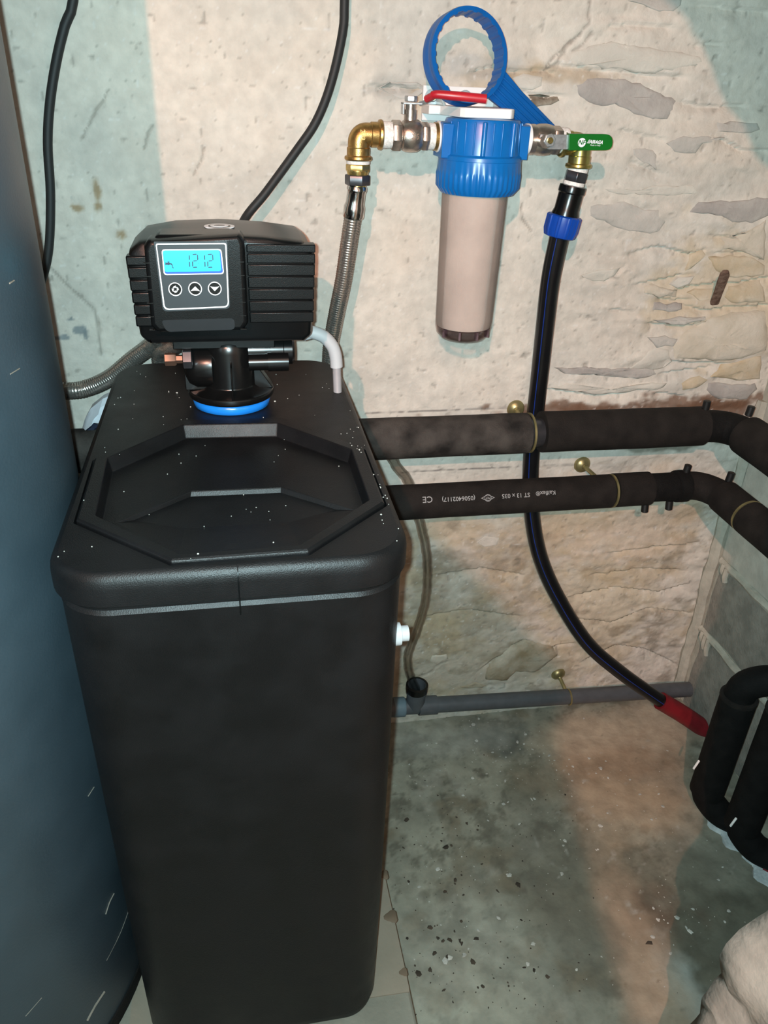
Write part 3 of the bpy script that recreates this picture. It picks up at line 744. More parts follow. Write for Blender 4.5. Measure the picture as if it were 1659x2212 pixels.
# display housing
YP = -.318
def PXs(px, py, y): # point of the (unscaled) softener seen on plane y
    p = atY(px, py, SO.y+(y-SP.y)*KS); return SP+(p-SO)/KS
def pt2(px, py, y=YP): p = PXs(px, py, y); return (p.x, p.z)
hs = [pt2(*p) for p in ((318, 519), (520, 507), (528, 520), (537, 700), (527, 716), (338, 720), (325, 706), (309, 535))]
cx = sum(p[0] for p in hs)/8; cz = sum(p[1] for p in hs)/8
def hsec(y, s): return [Vector((cx+(x-cx)*s, y, cz+(z-cz)*s)) for x, z in hs]
top_in = MB(); top_in.loft([hsec(YP, .94), hsec(YP+.002, .965), hsec(YP+.006, .99), hsec(YP+.014, 1.0), hsec(-.28, 1.0)])
house = S(top_in, 'display_housing', BLACKS, bevel=.003, angle=35)
# cover bridging housing and head on top
S(MB().prism([(hs[0][0]+.004, 1.088), (hs[1][0]-.004, 1.090), (hs[1][0]-.008, 1.0985), (hs[0][0]+.008, 1.0975)], (0, -.306, 0), (1, 0, 0), (0, 0, 1), (0, .05, 0)), 'top_cover', BLACKS, head, bevel=.004)
def plate(name, pxs, y, m, parent, dep=.0015, bev=.0):
    q = [pt2(*p, y) for p in pxs]
    return S(MB().prism(q, (0, y, 0), (1, 0, 0), (0, 0, 1), (0, dep, 0)), name, m, parent, bevel=bev)
def rpoly(q, r, n=5):
    """round the corners of a px polygon"""
    o = []
    for i, b in enumerate(q):
        a = Vector(q[i-1]); c = Vector(q[(i+1) % len(q)]); b = Vector(b)
        rr = r if not isinstance(r, (list, tuple)) else r[i]
        p0 = b+(a-b).normalized()*rr; p1 = b+(c-b).normalized()*rr
        for k in range(n+1):
            t = k/n; o.append(tuple(p0*(1-t)**2+b*2*t*(1-t)+p1*t*t))
    return o
def inset(q, d):
    cx = sum(p[0] for p in q)/len(q); cy = sum(p[1] for p in q)/len(q)
    return [(x-(x-cx)/abs(x-cx)*d if abs(x-cx) > 1e-6 else x, y-(y-cy)/abs(y-cy)*d if abs(y-cy) > 1e-6 else y) for x, y in q]
YQ = YP-.0004
pq = [(332, 522), (491, 521), (497, 667), (352, 673)]
panel = plate('control_panel', rpoly(pq, [2, 2, 10, 10]), YQ, PANEL, soft, .004)
bq = [(336, 526), (489, 525), (495, 664), (354, 670)]
def frame_px(name, q0, q1, y, m, parent):
    a = [pt2(*p, y) for p in q0]; b = [pt2(*p, y) for p in q1]; n = len(a)
    vs = [Vector((x, y, z)) for x, z in a]+[Vector((x, y, z)) for x, z in b]+[Vector((x, y+.001, z)) for x, z in a]+[Vector((x, y+.001, z)) for x, z in b]
    fs = []
    for i in range(n):
        k = (i+1) % n; fs += [(i, k, n+k, n+i), (2*n+i, 2*n+k, k, i), (n+i, n+k, 3*n+k, 3*n+i)]
    return S(MB().add(vs, fs), name, m, parent, flat=True)
frame_px('white_border', rpoly(bq, [5, 5, 12, 12]), rpoly(inset(bq, 2.6), [4, 4, 10, 10]), YQ-.0006, PRINTW, panel)
lq = [(351, 541), (476, 540), (482, 590), (356, 592)]
frame_px('display_border', rpoly(inset(lq, -2.2), 7), rpoly(lq, 6), YQ-.0008, PRINTW, panel)
plate('display_edge', rpoly(lq, 6), YQ-.0004, CYANE, panel, .001)
scr = plate('display', rpoly([(352, 541), (474, 540), (478, 585.5), (356, 587.5)], 5), YQ-.0007, CYAN, panel, .001)
# seven segment digits 12:12 and a tap symbol
K = 7.9; dx, dy = 310, 500
seg = MB()
def bar(p, q, wd=2.3):
    a = Vector((p[0]/K+dx, p[1]/K+dy)); b = Vector((q[0]/K+dx, q[1]/K+dy)); d = (b-a).normalized(); nn = Vector((-d.y, d.x))*wd/2
    y = YQ-.0011
    qd = [a+nn, b+nn, b+d*.7, b-nn, a-nn, a-d*.7]
    seg.add([Vector((pt2(*v, y)[0], y, pt2(*v, y)[1])) for v in qd], [(0, 1, 2, 3, 4, 5)])
def digit1(x): bar((x, 410), (x+3, 480)); bar((x+4, 520), (x+7, 600))
def digit2(x):
    bar((x, 392), (x+60, 390)); bar((x+78, 400), (x+82, 485)); bar((x+12, 503), (x+68, 500)); bar((x-6, 515), (x-2, 595)); bar((x+8, 612), (x+68, 610))
digit1(780); digit2(842); digit1(1043); digit2(1102)
bar((938, 458), (942, 458), 1.8); bar((938, 540), (942, 540), 1.8)
tap = [(372, 525), (372, 575), (385, 575), (400, 565), (420, 578), (445, 570), (462, 562), (478, 575), (480, 588), (497, 588), (495, 565), (480, 545), (455, 540), (440, 528), (432, 518), (455, 513), (455, 508), (395, 510), (395, 516), (420, 518), (412, 530), (395, 538), (385, 528)]
y = YQ-.0011; q = [pt2(a/K+dx, b/K+dy, y) for a, b in tap]
for tri in tessellate_polygon([[Vector((x, z, 0)) for x, z in q]]): seg.add([Vector((q[i][0], y, q[i][1])) for i in tri], [(0, 1, 2)])
bar((485, 595), (505, 628), 1.0); bar((495, 592), (512, 625), 1.0)
S(seg, 'display_digits', SEG, panel, flat=True)
# three round buttons
def disc_px(c, r, y, m, name, par, dep, rin=0):
    x, z = pt2(*c, y); rr = (pt2(c[0]+r, c[1], y)[0]-x)
    if rin:
        ri = pt2(c[0]+rin, c[1], y)[0]-x
        mb = MB().lathe([(ri, 0), (rr, 0), (rr, dep), (ri, dep), (ri, 0)], (x, y, z), (0, 1, 0), 32, cap=False)
    else: mb = MB().lathe([(rr*.93, 0), (rr, .0006), (rr, dep)], (x, y, z), (0, 1, 0), 32)
    return S(mb, name, m, par)
for i, c in enumerate(((378.5, 625), (421.5, 624), (464, 623.5))):
    bt = disc_px(c, 12.8, YQ-.0022, BLACKG, 'button', panel, .004)
    disc_px(c, 14.8, YQ-.0014, PRINTW, 'button_ring', panel, .002, 12.8)
    y = YQ-.0026; sy = MB()
    def poly_px(pts):
        q = [pt2(c[0]+a, c[1]+b, y) for a, b in pts]
        for tri in tessellate_polygon([[Vector((x, z, 0)) for x, z in q]]): sy.add([Vector((q[k][0], y, q[k][1])) for k in tri], [(0, 1, 2)])
    if i == 1: poly_px([(-10, 5), (0, -5.5), (11, 5.5), (6, 4.2), (0, 3.6), (-6, 4.2)])
    elif i == 2: poly_px([(-10, -5), (-5, -4), (0, -3.6), (5, -4), (10, -5.2), (0, 5.5)])
    else:
        for k in range(4):
            ca, sa = math.cos(k*math.pi/2), math.sin(k*math.pi/2)
            rot = lambda p: (p[0]*ca-p[1]*sa, p[0]*sa+p[1]*ca)
            poly_px([rot(p) for p in ((-4, -6.2), (1.5, -8), (1, -5.6), (5.2, -4.6), (4.4, -2.9), (0, -4), (-.4, -2.2))])
    S(sy, 'button_symbol', PRINTW, panel, flat=True)
# oval grip below and side ticks
plate('grip_plate', rpoly([(348, 692), (506, 688), (508, 712), (360, 717)], [8, 8, 10, 10]), YQ-.0003, mat('dark_satin_grip', (.008, .010, .012), .4, spec=.25), house, .002)
for k in range(6):
    zk = 568+k*29
    plate('notch', [(309+k*2.7, zk), (324+k*2.2, zk-1), (324+k*2.2, zk+1.2), (309+k*2.7, zk+1.2)], YP-.0002, BLACKG, house, .004)
    plate('notch', [(512+k*1.5, zk-3), (527+k*1.2, zk-3), (527+k*1.2, zk-1), (512+k*1.5, zk-1)], YP-.0002, BLACKG, house, .004)
# brine elbow and tube
el = [PXs(*p, -.17) for p in ((662, 716), (676, 718), (700, 728), (718, 748), (725, 770), (727, 792))]
elb = S(MB().tube(el, .0092, 18, .004), 'brine_elbow', MILK)
b_ = PXs(727, 790, -.17); t_ = SP+(atZ(730, 849, SO.z)-SO)/KS
S(MB().tube([b_, t_+Vector((0, 0, -.01))], .0062, 14), 'brine_tube', mat('milky_tube', (.27, .26, .27), .35, var=.05), elb)
S(MB().lathe([(.004, 0), (.0062, .002), (.0062, .014)], PXs(652, 728, -.17), (1, 0, .25), 12), 'brine_stub', MILK, elb)
# white overflow plug in the right side
ov = MB().lathe([(.013, -.004), (.013, .004), (.009, .005), (.009, .013), (.0065, .014)], (.1565, -.585, .722), (1, 0, 0), 20)
S(ov, 'overflow_plug', MILK)

# ================================================================== GREY TANK
tk = thing('storage_tank', 'tall blue grey cylindrical tank with scratches at left edge', 'tank', (-.457, -.513, .16))
TC = Vector((-.457, -.513, 0)); TR = .286
MB().lathe([(TR-.012, .16), (TR-.004, .164), (TR, .175), (TR, .9), (TR, 1.75), (TR-.01, 1.78), (TR-.05, 1.80)], TC, seg=128).build('jacket', TANKP, tk)
MB().lathe([(TR+.0015, .165), (TR+.0022, .19), (TR+.0006, .192)], TC, seg=96, cap=False).build('bottom_band', FOAMD, tk)
def on_tank(px, py, off=.0008):
    d = ray(px, py); o = CAM-TC; a = d.x**2+d.y**2; b = 2*(o.x*d.x+o.y*d.y); c = o.x**2+o.y**2-TR**2
    t = (-b-math.sqrt(max(b*b-4*a*c, 0)))/(2*a); p = CAM+d*t; nn = Vector((p.x-TC.x, p.y-TC.y, 0)).normalized(); return p+nn*off
for pts, r in (([(188, 2204), (205, 2172), (225, 2142)], .0016), ([(228, 1975), (236, 1950), (246, 1930)], .0007), ([(230, 2075), (260, 2015), (280, 1960)], .0003), ([(190, 1720), (203, 1700)], .0005), ([(55, 2195), (90, 2155)], .0004), ([(20, 612), (30, 606)], .0007), ([(22, 808), (42, 796)], .0005), ([(300, 2100), (308, 2080)], .0006)):
    MB().tube([on_tank(*p, .0002) for p in pts], r, 6, .01).build('scratch', SCRATCH, tk)

# ================================================================== FILTER HOUSING
FX, FY = .353, -.10
flt = thing('filter_housing', 'blue capped water filter housing with clear bowl and beige cartridge on wall', 'water filter', (FX, FY, .909))
cap_ = MB()
cap_.lathe([(.030, 1.222), (.051, 1.220), (.0535, 1.214), (.0555, 1.176), (.0585, 1.174), (.0592, 1.168)], (FX, FY, 0), seg=64)
for sgn, x0 in ((-1, -.0625), (1, .062)):
    cap_.prism([(-.024, -.024), (.024, -.024), (.024, .018), (.018, .020), (-.018, .020), (-.024, .018)], (FX+x0-sgn*.03, FY, 1.195), (0, 1, 0), (0, 0, 1), (sgn*.03, 0, 0))
for k in range(-5, 6):
    if k in (-1, 2): continue
    a = R(-90+k*13.5)
    cap_.box((FX+.0545*math.cos(a), FY+.0545*math.sin(a), 1.197), (.0024, .0024, .040), Matrix.Rotation(a, 3, 'Z'))
for k in (-1.0, 2.4):
    a = R(-90+k*13.5)
    cap_.lathe([(.0035, 0), (.0035, .040), (.0028, .042)], (FX+.0555*math.cos(a), FY+.0555*math.sin(a), 1.176), seg=12)
caph = cap_.build('cap', BLUEP, flt, bevel=.0008)
cr = MB()
def ribs(r, hh, t, j): return r+(.0016 if (j in (3, 4) and math.cos(44*t) > .2) else 0)
cr.lathe([(.050, 1.171), (.0585, 1.171), (.0598, 1.155), (.0592, 1.150), (.0588, 1.134), (.0525, 1.1245), (.047, 1.1245)], (FX, FY, 0), seg=264, rf=ribs)
cr.build('collar', BLUEP, flt, angle=50)
BX = FX-.003
bw = MB(); bw.lathe([(.0480, 1.128), (.0476, 1.118), (.0462, 1.04), (.0444, .945), (.0440, .932), (.0415, .921), (.034, .913), (.020, .909)], (BX, FY, 0), seg=64)
bowl = bw.build('bowl', BOWL, flt, angle=60)
MB().lathe([(.0415, .9305), (.0402, .9225), (.033, .9150), (.020, .911)], (BX, FY, 0), seg=48).build('bowl_base', BOWLB, bowl)
for k in range(4):
    a = R(-150+k*38); MB().box((BX+.0395*math.cos(a), FY+.0395*math.sin(a), .925), (.007, .003, .012), Matrix.Rotation(a, 3, 'Z')).build('base_rib', mat('dark_plum_plastic', (.12, .08, .09), .3), bowl)
MB().lathe([(.036, .9315), (.0418, .9325), (.0433, .94), (.0454, 1.05), (.0469, 1.126)], (BX, FY, 0), seg=56).build('cartridge', CART, flt)
# white wall bracket
br = MB()
br.prism([(.287, 1.212), (.425, 1.212), (.425, 1.258), (.287, 1.258)], (0, -.008, 0), (1, 0, 0), (0, 0, 1), (0, .014, 0))
br.prism([(.287, -.006), (.287, -.050), (.303, -.052), (.312, -.126), (.318, -.132), (.382, -.132), (.388, -.126), (.398, -.052), (.425, -.045), (.425, -.006)], (0, 0, 1.2215), (1, 0, 0), (0, 1, 0), (0, 0, .012))
for x in (.306, .394):
    br.prism([(-.008, 0), (-.060, 0), (-.008, .026)], (x, 0, 1.233), (0, 1, 0), (0, 0, 1), (.004, 0, 0))
brk = br.build('bracket', WHITE, flt, bevel=.0012)
for x in (.3005, .350):
    bo = MB().lathe([(.011, 0), (.011, .0025), (.0062, .0025), (.0062, .008), (.005, .009)], (x, -.008, 1.243), (0, -1, 0), 18).build('bolt', GALV, brk)
    MB().lathe([(.0042, 0), (.0042, .0014)], (x, -.0165, 1.243), (0, -1, 0), 6).build('bolt_recess', BRASSL, brk)
for s in (-1, 1):
    MB().lathe([(.0195, 0), (.0200, .001), (.0195, .002)], (FX+s*.0625, FY, 1.196), (s, 0, 0), 32).build('port_ring', WHITE, flt)

# filter wrench hung over the bracket
wr_ = thing('filter_wrench', 'blue plastic ring spanner hanging above the filter cap, handle at right', 'wrench', (.335, -.07, 1.22))
ax = Vector((-.20, .96, -.17)).normalized()
WC = atY(1006, 124, -.080)
u, v, a = basis(ax)
rg = MB()
rin = lambda r, hh, t, j: r-(.0015 if (j in (0, 7, 8) and math.cos(22*t) > .3) else 0)
rg.lathe([(.0520, -.013), (.0572, -.013), (.0582, -.009), (.0570, -.006), (.0570, .001), (.0582, .004), (.0582, .013), (.0520, .013), (.0520, -.013)], WC, ax, 176, rf=rin, cap=False)
rg.build('ring', BLUEW, wr_, angle=40)
h0 = atY(1066, 178, -.064); h1 = atY(1192, 300, -.030); hdv = (h1-h0); hl = hdv.length; hdv.normalize()
hw = Vector((0, 1, 0)).cross(hdv).normalized()
hm = MB()
hm.prism([(0, -.020), (.022, -.0185), (.045, -.0165), (hl, -.0150), (hl+.012, -.012), (hl+.014, 0), (hl+.012, .012), (hl, .0150), (.045, .0165), (.022, .0185), (0, .020)], h0-Vector((0, .006, 0)), hdv, hw, (0, .012, 0))
for o_ in (-.012, -.004, .004, .012):
    hm.box(h0+hdv*(hl*.5+.004)+hw*o_+Vector((0, -.0068, 0)), (hl*.96, .0025, .0028), Matrix((hdv, Vector((0, 1, 0)), hw)).transposed())
hm.build('handle', BLUEW, wr_, bevel=.001)

# ================================================================== VALVES AND FITTINGS
ZV = 1.196
lv_ = thing('ball_valve', 'nickel ball valve left of the filter with red lever handle', 'valve', (.25, FY, 1.176))
def hexr(o, a, r, l, m, name, par, ph=0): return MB().lathe([(r*.94, 0), (r, .0015), (r, l-.0015), (r*.94, l)], o, a, 6, ph=ph).build(name, m, par, bevel=.0005)
XA = Vector((1, 0, 0))
MB().lathe([(.0150, .0), (.0150, .013), (.0185, .0155), (.0205, .020), (.0210, .028), (.0205, .036), (.0175, .041), (.0150, .043)], (.224, FY, ZV), XA, 36).build('valve_body', NICKEL, lv_, angle=30)
hexr((.224, FY, ZV), XA, .0195, .013, NICKEL, 'hex_end', lv_, .3); hexr((.266, FY, ZV), XA, .0180, .010, NICKEL, 'hex_end', lv_, .3)
MB().lathe([(.0165, 0), (.0172, .002), (.0168, .008)], (.276, FY, ZV), XA, 28).build('thread_tape', TAPE, lv_)
MB().lathe([(.0178, 0), (.0178, .006)], (.2840, FY, ZV), XA, 28).build('brass_ring', BRASS, lv_)
MB().lathe([(.0195, 0), (.0200, .002), (.0195, .004)], (.2895, FY, ZV), XA, 32).build('seal_washer', WHITE, lv_)
st = MB().lathe([(.0085, 0), (.0085, .014), (.0068, .014), (.0068, .022)], (.2495, FY, ZV+.018), seg=20).build('stem', NICKEL, lv_)
hexr((.2495, FY, ZV+.0415), (0, 0, 1), .0088, .007, GALV, 'nut', lv_, .3)
lever = MB()
lp = [(-.012, -.010), (-.012, .002), (.008, .002), (.016, .002)]
lever.box((.2505, FY, ZV+.0395), (.026, .018, .0022)); lever.box((.2385, FY, ZV+.033), (.002, .014, .014))
lever.tube([(.262, FY, ZV+.0395), (.268, FY-.01, ZV+.042), (.272, FY-.02, ZV+.046)], .003, 8)
lvr = lever.build('lever', GALV, lv_, bevel=.0004)
g0, g1, g2, g3 = atY(921, 214, -.118), atY(941, 204, -.132), atY(990, 208, -.14), atY(1050, 214, -.146)
MB().tube([g0, g1.lerp(g0, .3), g1, g2, g3], .0046, 14, .004, rf=lambda r, L, t: r*(1.0+.25*min(L/.04, 1))).build('grip', REDG, lvr)
# embossed mark
text_mb('25 5', .010, lambda x, y: Vector((.2535+y*-.0+x*.55, FY-.0212, ZV+y)), .0001).build('embossed_mark', CHROME, lv_, flat=True)

def elbow(name, label, cx, fy, zc, toward, m, rr=.0148, txt=None):
    """brass elbow: horizontal mouth toward +x or -x, other mouth down"""
    t = thing(name, label, 'pipe fitting', (cx, fy, zc-.026))
    path = [Vector((cx+toward*.020, fy, zc)), Vector((cx+toward*.012, fy, zc))]
    for k in range(9):
        a_ = R(90*k/8); path.append(Vector((cx+toward*(.010-.010*math.sin(a_)), fy, zc-.010+.010*math.cos(a_))))
    path += [Vector((cx, fy, zc-.016)), Vector((cx, fy, zc-.022))]
    MB().tube(path, rr, 28, smooth=False).build('elbow_body', m, t, angle=50)
    MB().lathe([(rr+.0004, 0), (rr+.0012, .001), (rr+.0012, .010), (rr+.004, .0115), (rr+.0045, .0145), (rr+.003, .0165)], (cx+toward*.016, fy, zc), (toward, 0, 0), 32).build('collar', m, t, angle=30)
    MB().lathe([(rr+.0004, 0), (rr+.0012, .001), (rr+.0012, .010), (rr+.004, .0115), (rr+.0045, .0145), (rr+.003, .0165)], (cx, fy, zc-.016), (0, 0, -1), 32).build('collar', m, t, angle=30)
    if txt: text_mb(txt, .009, lambda x, y: Vector((cx+.003+y, fy-rr-.0004, zc-x)), .0001).build('embossed_number', m, t, flat=True)
    return t
elbow('brass_elbow', 'brass pipe elbow at left end of the valve row above braided hose', .179, FY, ZV, 1, BRASS, txt='263')
MB_ = MB().lathe([(.0165, 0), (.0172, .003), (.0165, .013)], (.2115, FY, ZV), XA, 28).build('thread_tape', TAPE, lv_)

# braided hose from the filter, down behind the softener
def braid_rf(r, L, t): return r+.0009*math.cos(9*t+L*850)*math.cos(9*t-L*850)+.0003
bh = thing('braided_hose', 'long steel braided hose hanging from brass elbow down behind the softener', 'hose', (.15, -.06, .7))
MB().lathe([(.0160, 0), (.0165, .002), (.0160, .005)], (.179, FY, ZV-.037), (0, 0, 1), 28).build('thread_tape', TAPE, bh)
hexr((.1785, FY, ZV-.047), (0, 0, 1), .0168, .010, BRASSL, 'brass_hex', bh, .25)
MB().lathe([(.0145, 0), (.0155, .004), (.0155, .006)], (.1785, FY, ZV-.0505), (0, 0, 1), 24).build('brass_neck', BRASSL, bh)
hexr((.1783, FY, ZV-.064), (0, 0, 1), .0178, .0135, DARKST, 'union_nut', bh, .25)
MB().lathe([(.0122, 0), (.0122, .006)], (.1783, FY, ZV-.069), (0, 0, 1), 24).build('brass_neck', BRASSL, bh)
tp = Vector((.1780, FY, 1.130)); dn = (Vector((.1700, -.094, 1.057))-tp).normalized()
MB().lathe([(.0128, -.002), (.0140, .0), (.0145, .004), (.0132, .007), (.0132, .022), (.0150, .027), (.0152, .040), (.0142, .042)], tp, dn, 28).build('ferrule', CHROME, bh, angle=30)
pth = [tp+dn*.034, (.1695, -.092, 1.057), (.163, -.083, 1.000), (.1545, -.070, .945), (.147, -.056, .888), (.142, -.045, .83), (.11, -.034, .72), (.02, -.03, .66), (-.07, -.03, .70), (-.112, -.04, .80)]
pth += [atY(345, 768, -.07), atY(368, 752, -.10), atY(392, 738, -.13), (-.06, -.19, .955), (-.04, -.23, .975)]
MB().tube(pth, .0118, 36, .0012, rf=braid_rf).build('braid', BRAID, bh, angle=80)
bh2 = thing('braided_hose', 'steel braided hose running from behind grey tank to the softener valve', 'hose', (-.2, -.06, .8))
pth = [(-.50, -.04, .835), (-.38, -.05, .825)]+[atY(px, py, yy) for px, py, yy in ((140, 845, -.062), (190, 838, -.06), (240, 815, -.06), (285, 778, -.062), (325, 748, -.07), (345, 728, -.09))]+[(-.105, -.15, .985), (-.09, -.2, 1.0)]
MB().tube(pth, .0125, 36, .0012, rf=braid_rf).build('braid', BRAID, bh2, angle=80)

# right ball valve
rv = thing('ball_valve', 'nickel ball valve right of the filter with flat green lever handle', 'valve', (.44, FY, 1.176))
MB().lathe([(.0195, 0), (.0205, .002), (.0200, .005)], (.4165, FY, ZV), XA, 32).build('seal_washer', WHITE, rv)
MB().lathe([(.0180, .0), (.0200, .002), (.0200, .009), (.0190, .010), (.0205, .016), (.0208, .026), (.0195, .034), (.0165, .037), (.0165, .048)], (.4200, FY, ZV), XA, 36).build('valve_body', NICKEL, rv, angle=30)
hexr((.4560, FY, ZV), XA, .0190, .013, NICKEL, 'hex_end', rv, .3)
MB().lathe([(.0165, 0), (.0172, .003), (.0165, .010)], (.4690, FY, ZV), XA, 28).build('thread_tape', TAPE, rv)
# lever on the front: stem along -y
LY = FY-.030
MB().lathe([(.009, 0), (.009, .022)], (.436, FY-.012, ZV), (0, -1, 0), 18).build('stem', NICKEL, rv)
def vp(px, py, y=LY): p = atY(px, py, y); return (p.x, p.z)
lq_ = [vp(*p) for p in ((1168, 290), (1230, 291), (1228, 323), (1186, 323), (1180, 320), (1167, 302))]
lev = MB().prism(lq_, (0, LY, 0), (1, 0, 0), (0, 0, 1), (0, .0025, 0)).build('lever', GALV, rv, bevel=.0006)
gq = rpoly([(1229, 289), (1324, 290), (1323, 325), (1228, 325)], [2, 17, 17, 2], 8)
MB().prism([vp(*p, LY-.004) for p in gq], (0, LY-.0045, 0), (1, 0, 0), (0, 0, 1), (0, .010, 0)).build('grip', GREENG, rv, bevel=.0022, bseg=3)
c_ = vp(1185, 303); hexr((c_[0], LY-.0005, c_[1]), (0, -1, 0), .0090, .005, GALV, 'nut', rv, .2)
MB().lathe([(.0042, 0), (.0042, .0075), (.003, .0085)], (c_[0], LY, c_[1]), (0, -1, 0), 16).build('stem_tip', BRASSL, rv)
yl = LY-.0052
nc = vp(1257, 308, yl)
MB().lathe([(.0058, 0), (.0058, .0004)], (nc[0], yl+.0003, nc[1]), (0, -1, 0), 28, rf=lambda r, hh, t, j: r).build('print_disc', PRINTW, rv)
text_mb('NF', .0082, lambda x, y: Vector((nc[0]+x+y*.25, yl-.0004, nc[1]+y)), .0002).build('print_letters', GREENG, rv, flat=True)
ac = vp(1286, 307, yl)
text_mb('//AIRAGA', .0060, lambda x, y: Vector((ac[0]+x*.92+y*.3, yl-.0001, ac[1]+y-x*.03)), .00025).build('print_letters', PRINTW, rv, flat=True)
a2 = vp(1286, 314, yl); text_mb('Made in Italy', .0030, lambda x, y: Vector((a2[0]+x, yl-.0001, a2[1]+y))).build('print_letters', PRINTW, rv, flat=True)

elbow('brass_elbow', 'brass pipe elbow below the green lever handle above black pipe fitting', .503, FY, ZV-.003, -1, mat('olive_brass', (.42, .34, .11), .3, .9, var=.15))
# hex nipple and compression coupling
d2 = (Vector((.491, -.098, 1.070))-Vector((.504, FY, 1.160))).normalized()
np0 = Vector((.5035, FY, 1.163))
nip = thing('hex_nipple', 'dark hexagonal nipple with white thread tape under right brass elbow', 'pipe fitting', np0+d2*.030)
MB().lathe([(.0145, -.004), (.0150, .0), (.0150, .007)], np0, d2, 28).build('thread_tape', TAPE, nip)
hexr(np0+d2*.007, d2, .0172, .014, DARKST, 'hex_body', nip, .3)
MB().lathe([(.0155, 0), (.0160, .002), (.0155, .007)], np0+d2*.021, d2, 28).build('thread_tape', TAPE, nip)
cp = thing('compression_coupling', 'black pipe coupling with dark blue ribbed nut above the black water pipe', 'pipe fitting', np0+d2*.1)
MB().lathe([(.016, 0), (.0195, .001), (.0200, .004), (.0200, .010), (.0185, .012), (.0185, .034), (.021, .042), (.0205, .046)], np0+d2*.026, d2, 36).build('coupling_body', BLACKG, cp, angle=30)
ang = lambda r, hh, t, j: r+(.0012 if math.cos(10*t) > .6 else 0)
MB().lathe([(.0225, 0), (.0252, .002), (.0252, .022), (.0225, .031), (.0165, .033)], np0+d2*.068, d2, 120, rf=ang).build('coupling_nut', BLUEN, cp, angle=40)
# PE water pipe
pe = thing('water_pipe', 'black plastic water pipe with blue stripe curving down to floor corner', 'pipe', (.6, -.08, .08))
pep = [np0+d2*.09]+[atY(px, py, yy) for px, py, yy in ((1190, 600, -.086), (1178, 700, -.071), (1167, 800, -.056), (1157, 890, -.046), (1147, 1000, -.042), (1148, 1100, -.042), (1166, 1200, -.046), (1205, 1290, -.054), (1268, 1388, -.066), (1340, 1452, -.082), (1425, 1512, -.095), (1452, 1530, -.10))]
MB().tube(pep, .0152, 24, .008).build('pipe', PE, pe)
SPp = smooth_path(pep, .008)
strp = []
for k, p in enumerate(SPp[:-1]):
    tng = (SPp[k+1]-p).normalized(); view = (CAM-p).normalized()
    side = tng.cross(view).normalized(); nn = side.cross(tng).normalized()
    if nn.dot(view) < 0: nn = -nn
    aa = R(12); lft = side if side.x < 0 else -side
    strp.append(p+(nn*math.cos(aa)+lft*math.sin(aa))*.01475)
MB().tube(strp, .0010, 6, smooth=False).build('blue_stripe', STRIPE, pe)
r0_, r1_, r2_ = atY(1427, 1514, -.095), atY(1475, 1543, -.107), atZ(1524, 1576, 0.004)
MB().tube([r0_, r1_, r2_], .0205, 20, .008).build('red_sleeve', REDS, pe)

# ================================================================== INSULATED PIPES
DULLB = mat('dull_brass', (.36, .31, .15), .4, .75, var=.2)
def clampset(label, wp, axis_pt, rp, m=DULLB, dirx=Vector((1, 0, 0)), ring=True):
    t = thing('pipe_clamp', label, 'pipe clamp', (wp[0], wp[1], wp[2]))
    wp = Vector(wp); ap = Vector(axis_pt); d = (ap-wp); L = d.length; d.normalize()
    MB().lathe([(.0165, -.004), (.0165, .002), (.013, .007), (.006, .010), (.005, .012)], wp, d, 24).build('rosette', m, t)
    MB().tube([wp, wp+d*(L-rp+.002)], .0042, 12).build('rod', m, t)
    if ring: MB().lathe([(rp-.002, -.0018), (rp+.0006, -.0018), (rp+.0006, .0018), (rp-.002, .0018), (rp-.002, -.0018)], ap, dirx, 40, cap=False).build('ring', m, t)
    return t
YA, ZU, ZL = -.112, .749, .628
def dust_rf(r, L, t): return r*(1+.006*math.sin(L*31+t*2)+.004*math.sin(L*73-3*t))
def stub(pos, d, par, r=.0065, l=.018): MB().lathe([(r*.85, 0), (r, .001), (r, l-.001), (r*.8, l)], pos, d, 12).build('tie_stub', TIEB, par)
up = thing('insulated_pipe', 'upper thicker pipe in dusty black foam insulation along the wall', 'pipe', (.4, YA, ZU-.034))
MB().tube([(-.75, YA, ZU), (-.2, YA, ZU), (.474, YA, ZU)], .0342, 32, .02, rf=dust_rf).build('insulation_sleeve', FOAMT, up)
MB().tube([(.500, YA, ZU+.001), (.65, YA, ZU), (.800, YA, ZU)], .0348, 32, .02, rf=dust_rf).build('insulation_sleeve', FOAM, up)
MB().tube([(.45, YA, ZU), (.52, YA, ZU)], .024, 24).build('pipe', DARKST, up)
ex = .862
MB().tube([(.790, YA, ZU), (.815, YA, ZU-.001), (.838, YA-.003, ZU-.002), (.856, YA-.022, ZU-.002), (ex, YA-.045, ZU-.002), (ex, -.18, ZU-.002)], .0285, 28, .008).build('elbow', FOAMD, up)
MB().tube([(ex, -.158, ZU-.002), (ex, -.4, ZU-.003), (ex, -.755, ZU-.003)], .0348, 32, .02, rf=dust_rf).build('insulation_sleeve', FOAM, up)
stub(Vector((.797, YA-.004, ZU+.031)), (0, 0, 1), up); stub(Vector((.862, -.145, ZU+.030)), (.1, 0, 1), up)
clampset('brass pipe clamp with rosette holding upper insulated pipe beside black water pipe', (.493, 0, ZU), (.479, YA, ZU), .0335)
lp_ = thing('insulated_pipe', 'lower thinner pipe in printed black foam insulation along the wall', 'pipe', (.5, YA, ZL-.031))
MB().tube([(-.75, YA, ZL), (.648, YA, ZL)], .0305, 32, .02, rf=dust_rf).build('insulation_sleeve', FOAM, lp_)
MB().tube([(.656, YA, ZL+.001), (.724, YA, ZL+.001)], .0308, 32, .02).build('insulation_sleeve', FOAM, lp_)
MB().tube([(.70, YA, ZL+.002), (.80, YA, ZL+.002)], .0262, 28, .02).build('pipe', FOAMD, lp_)
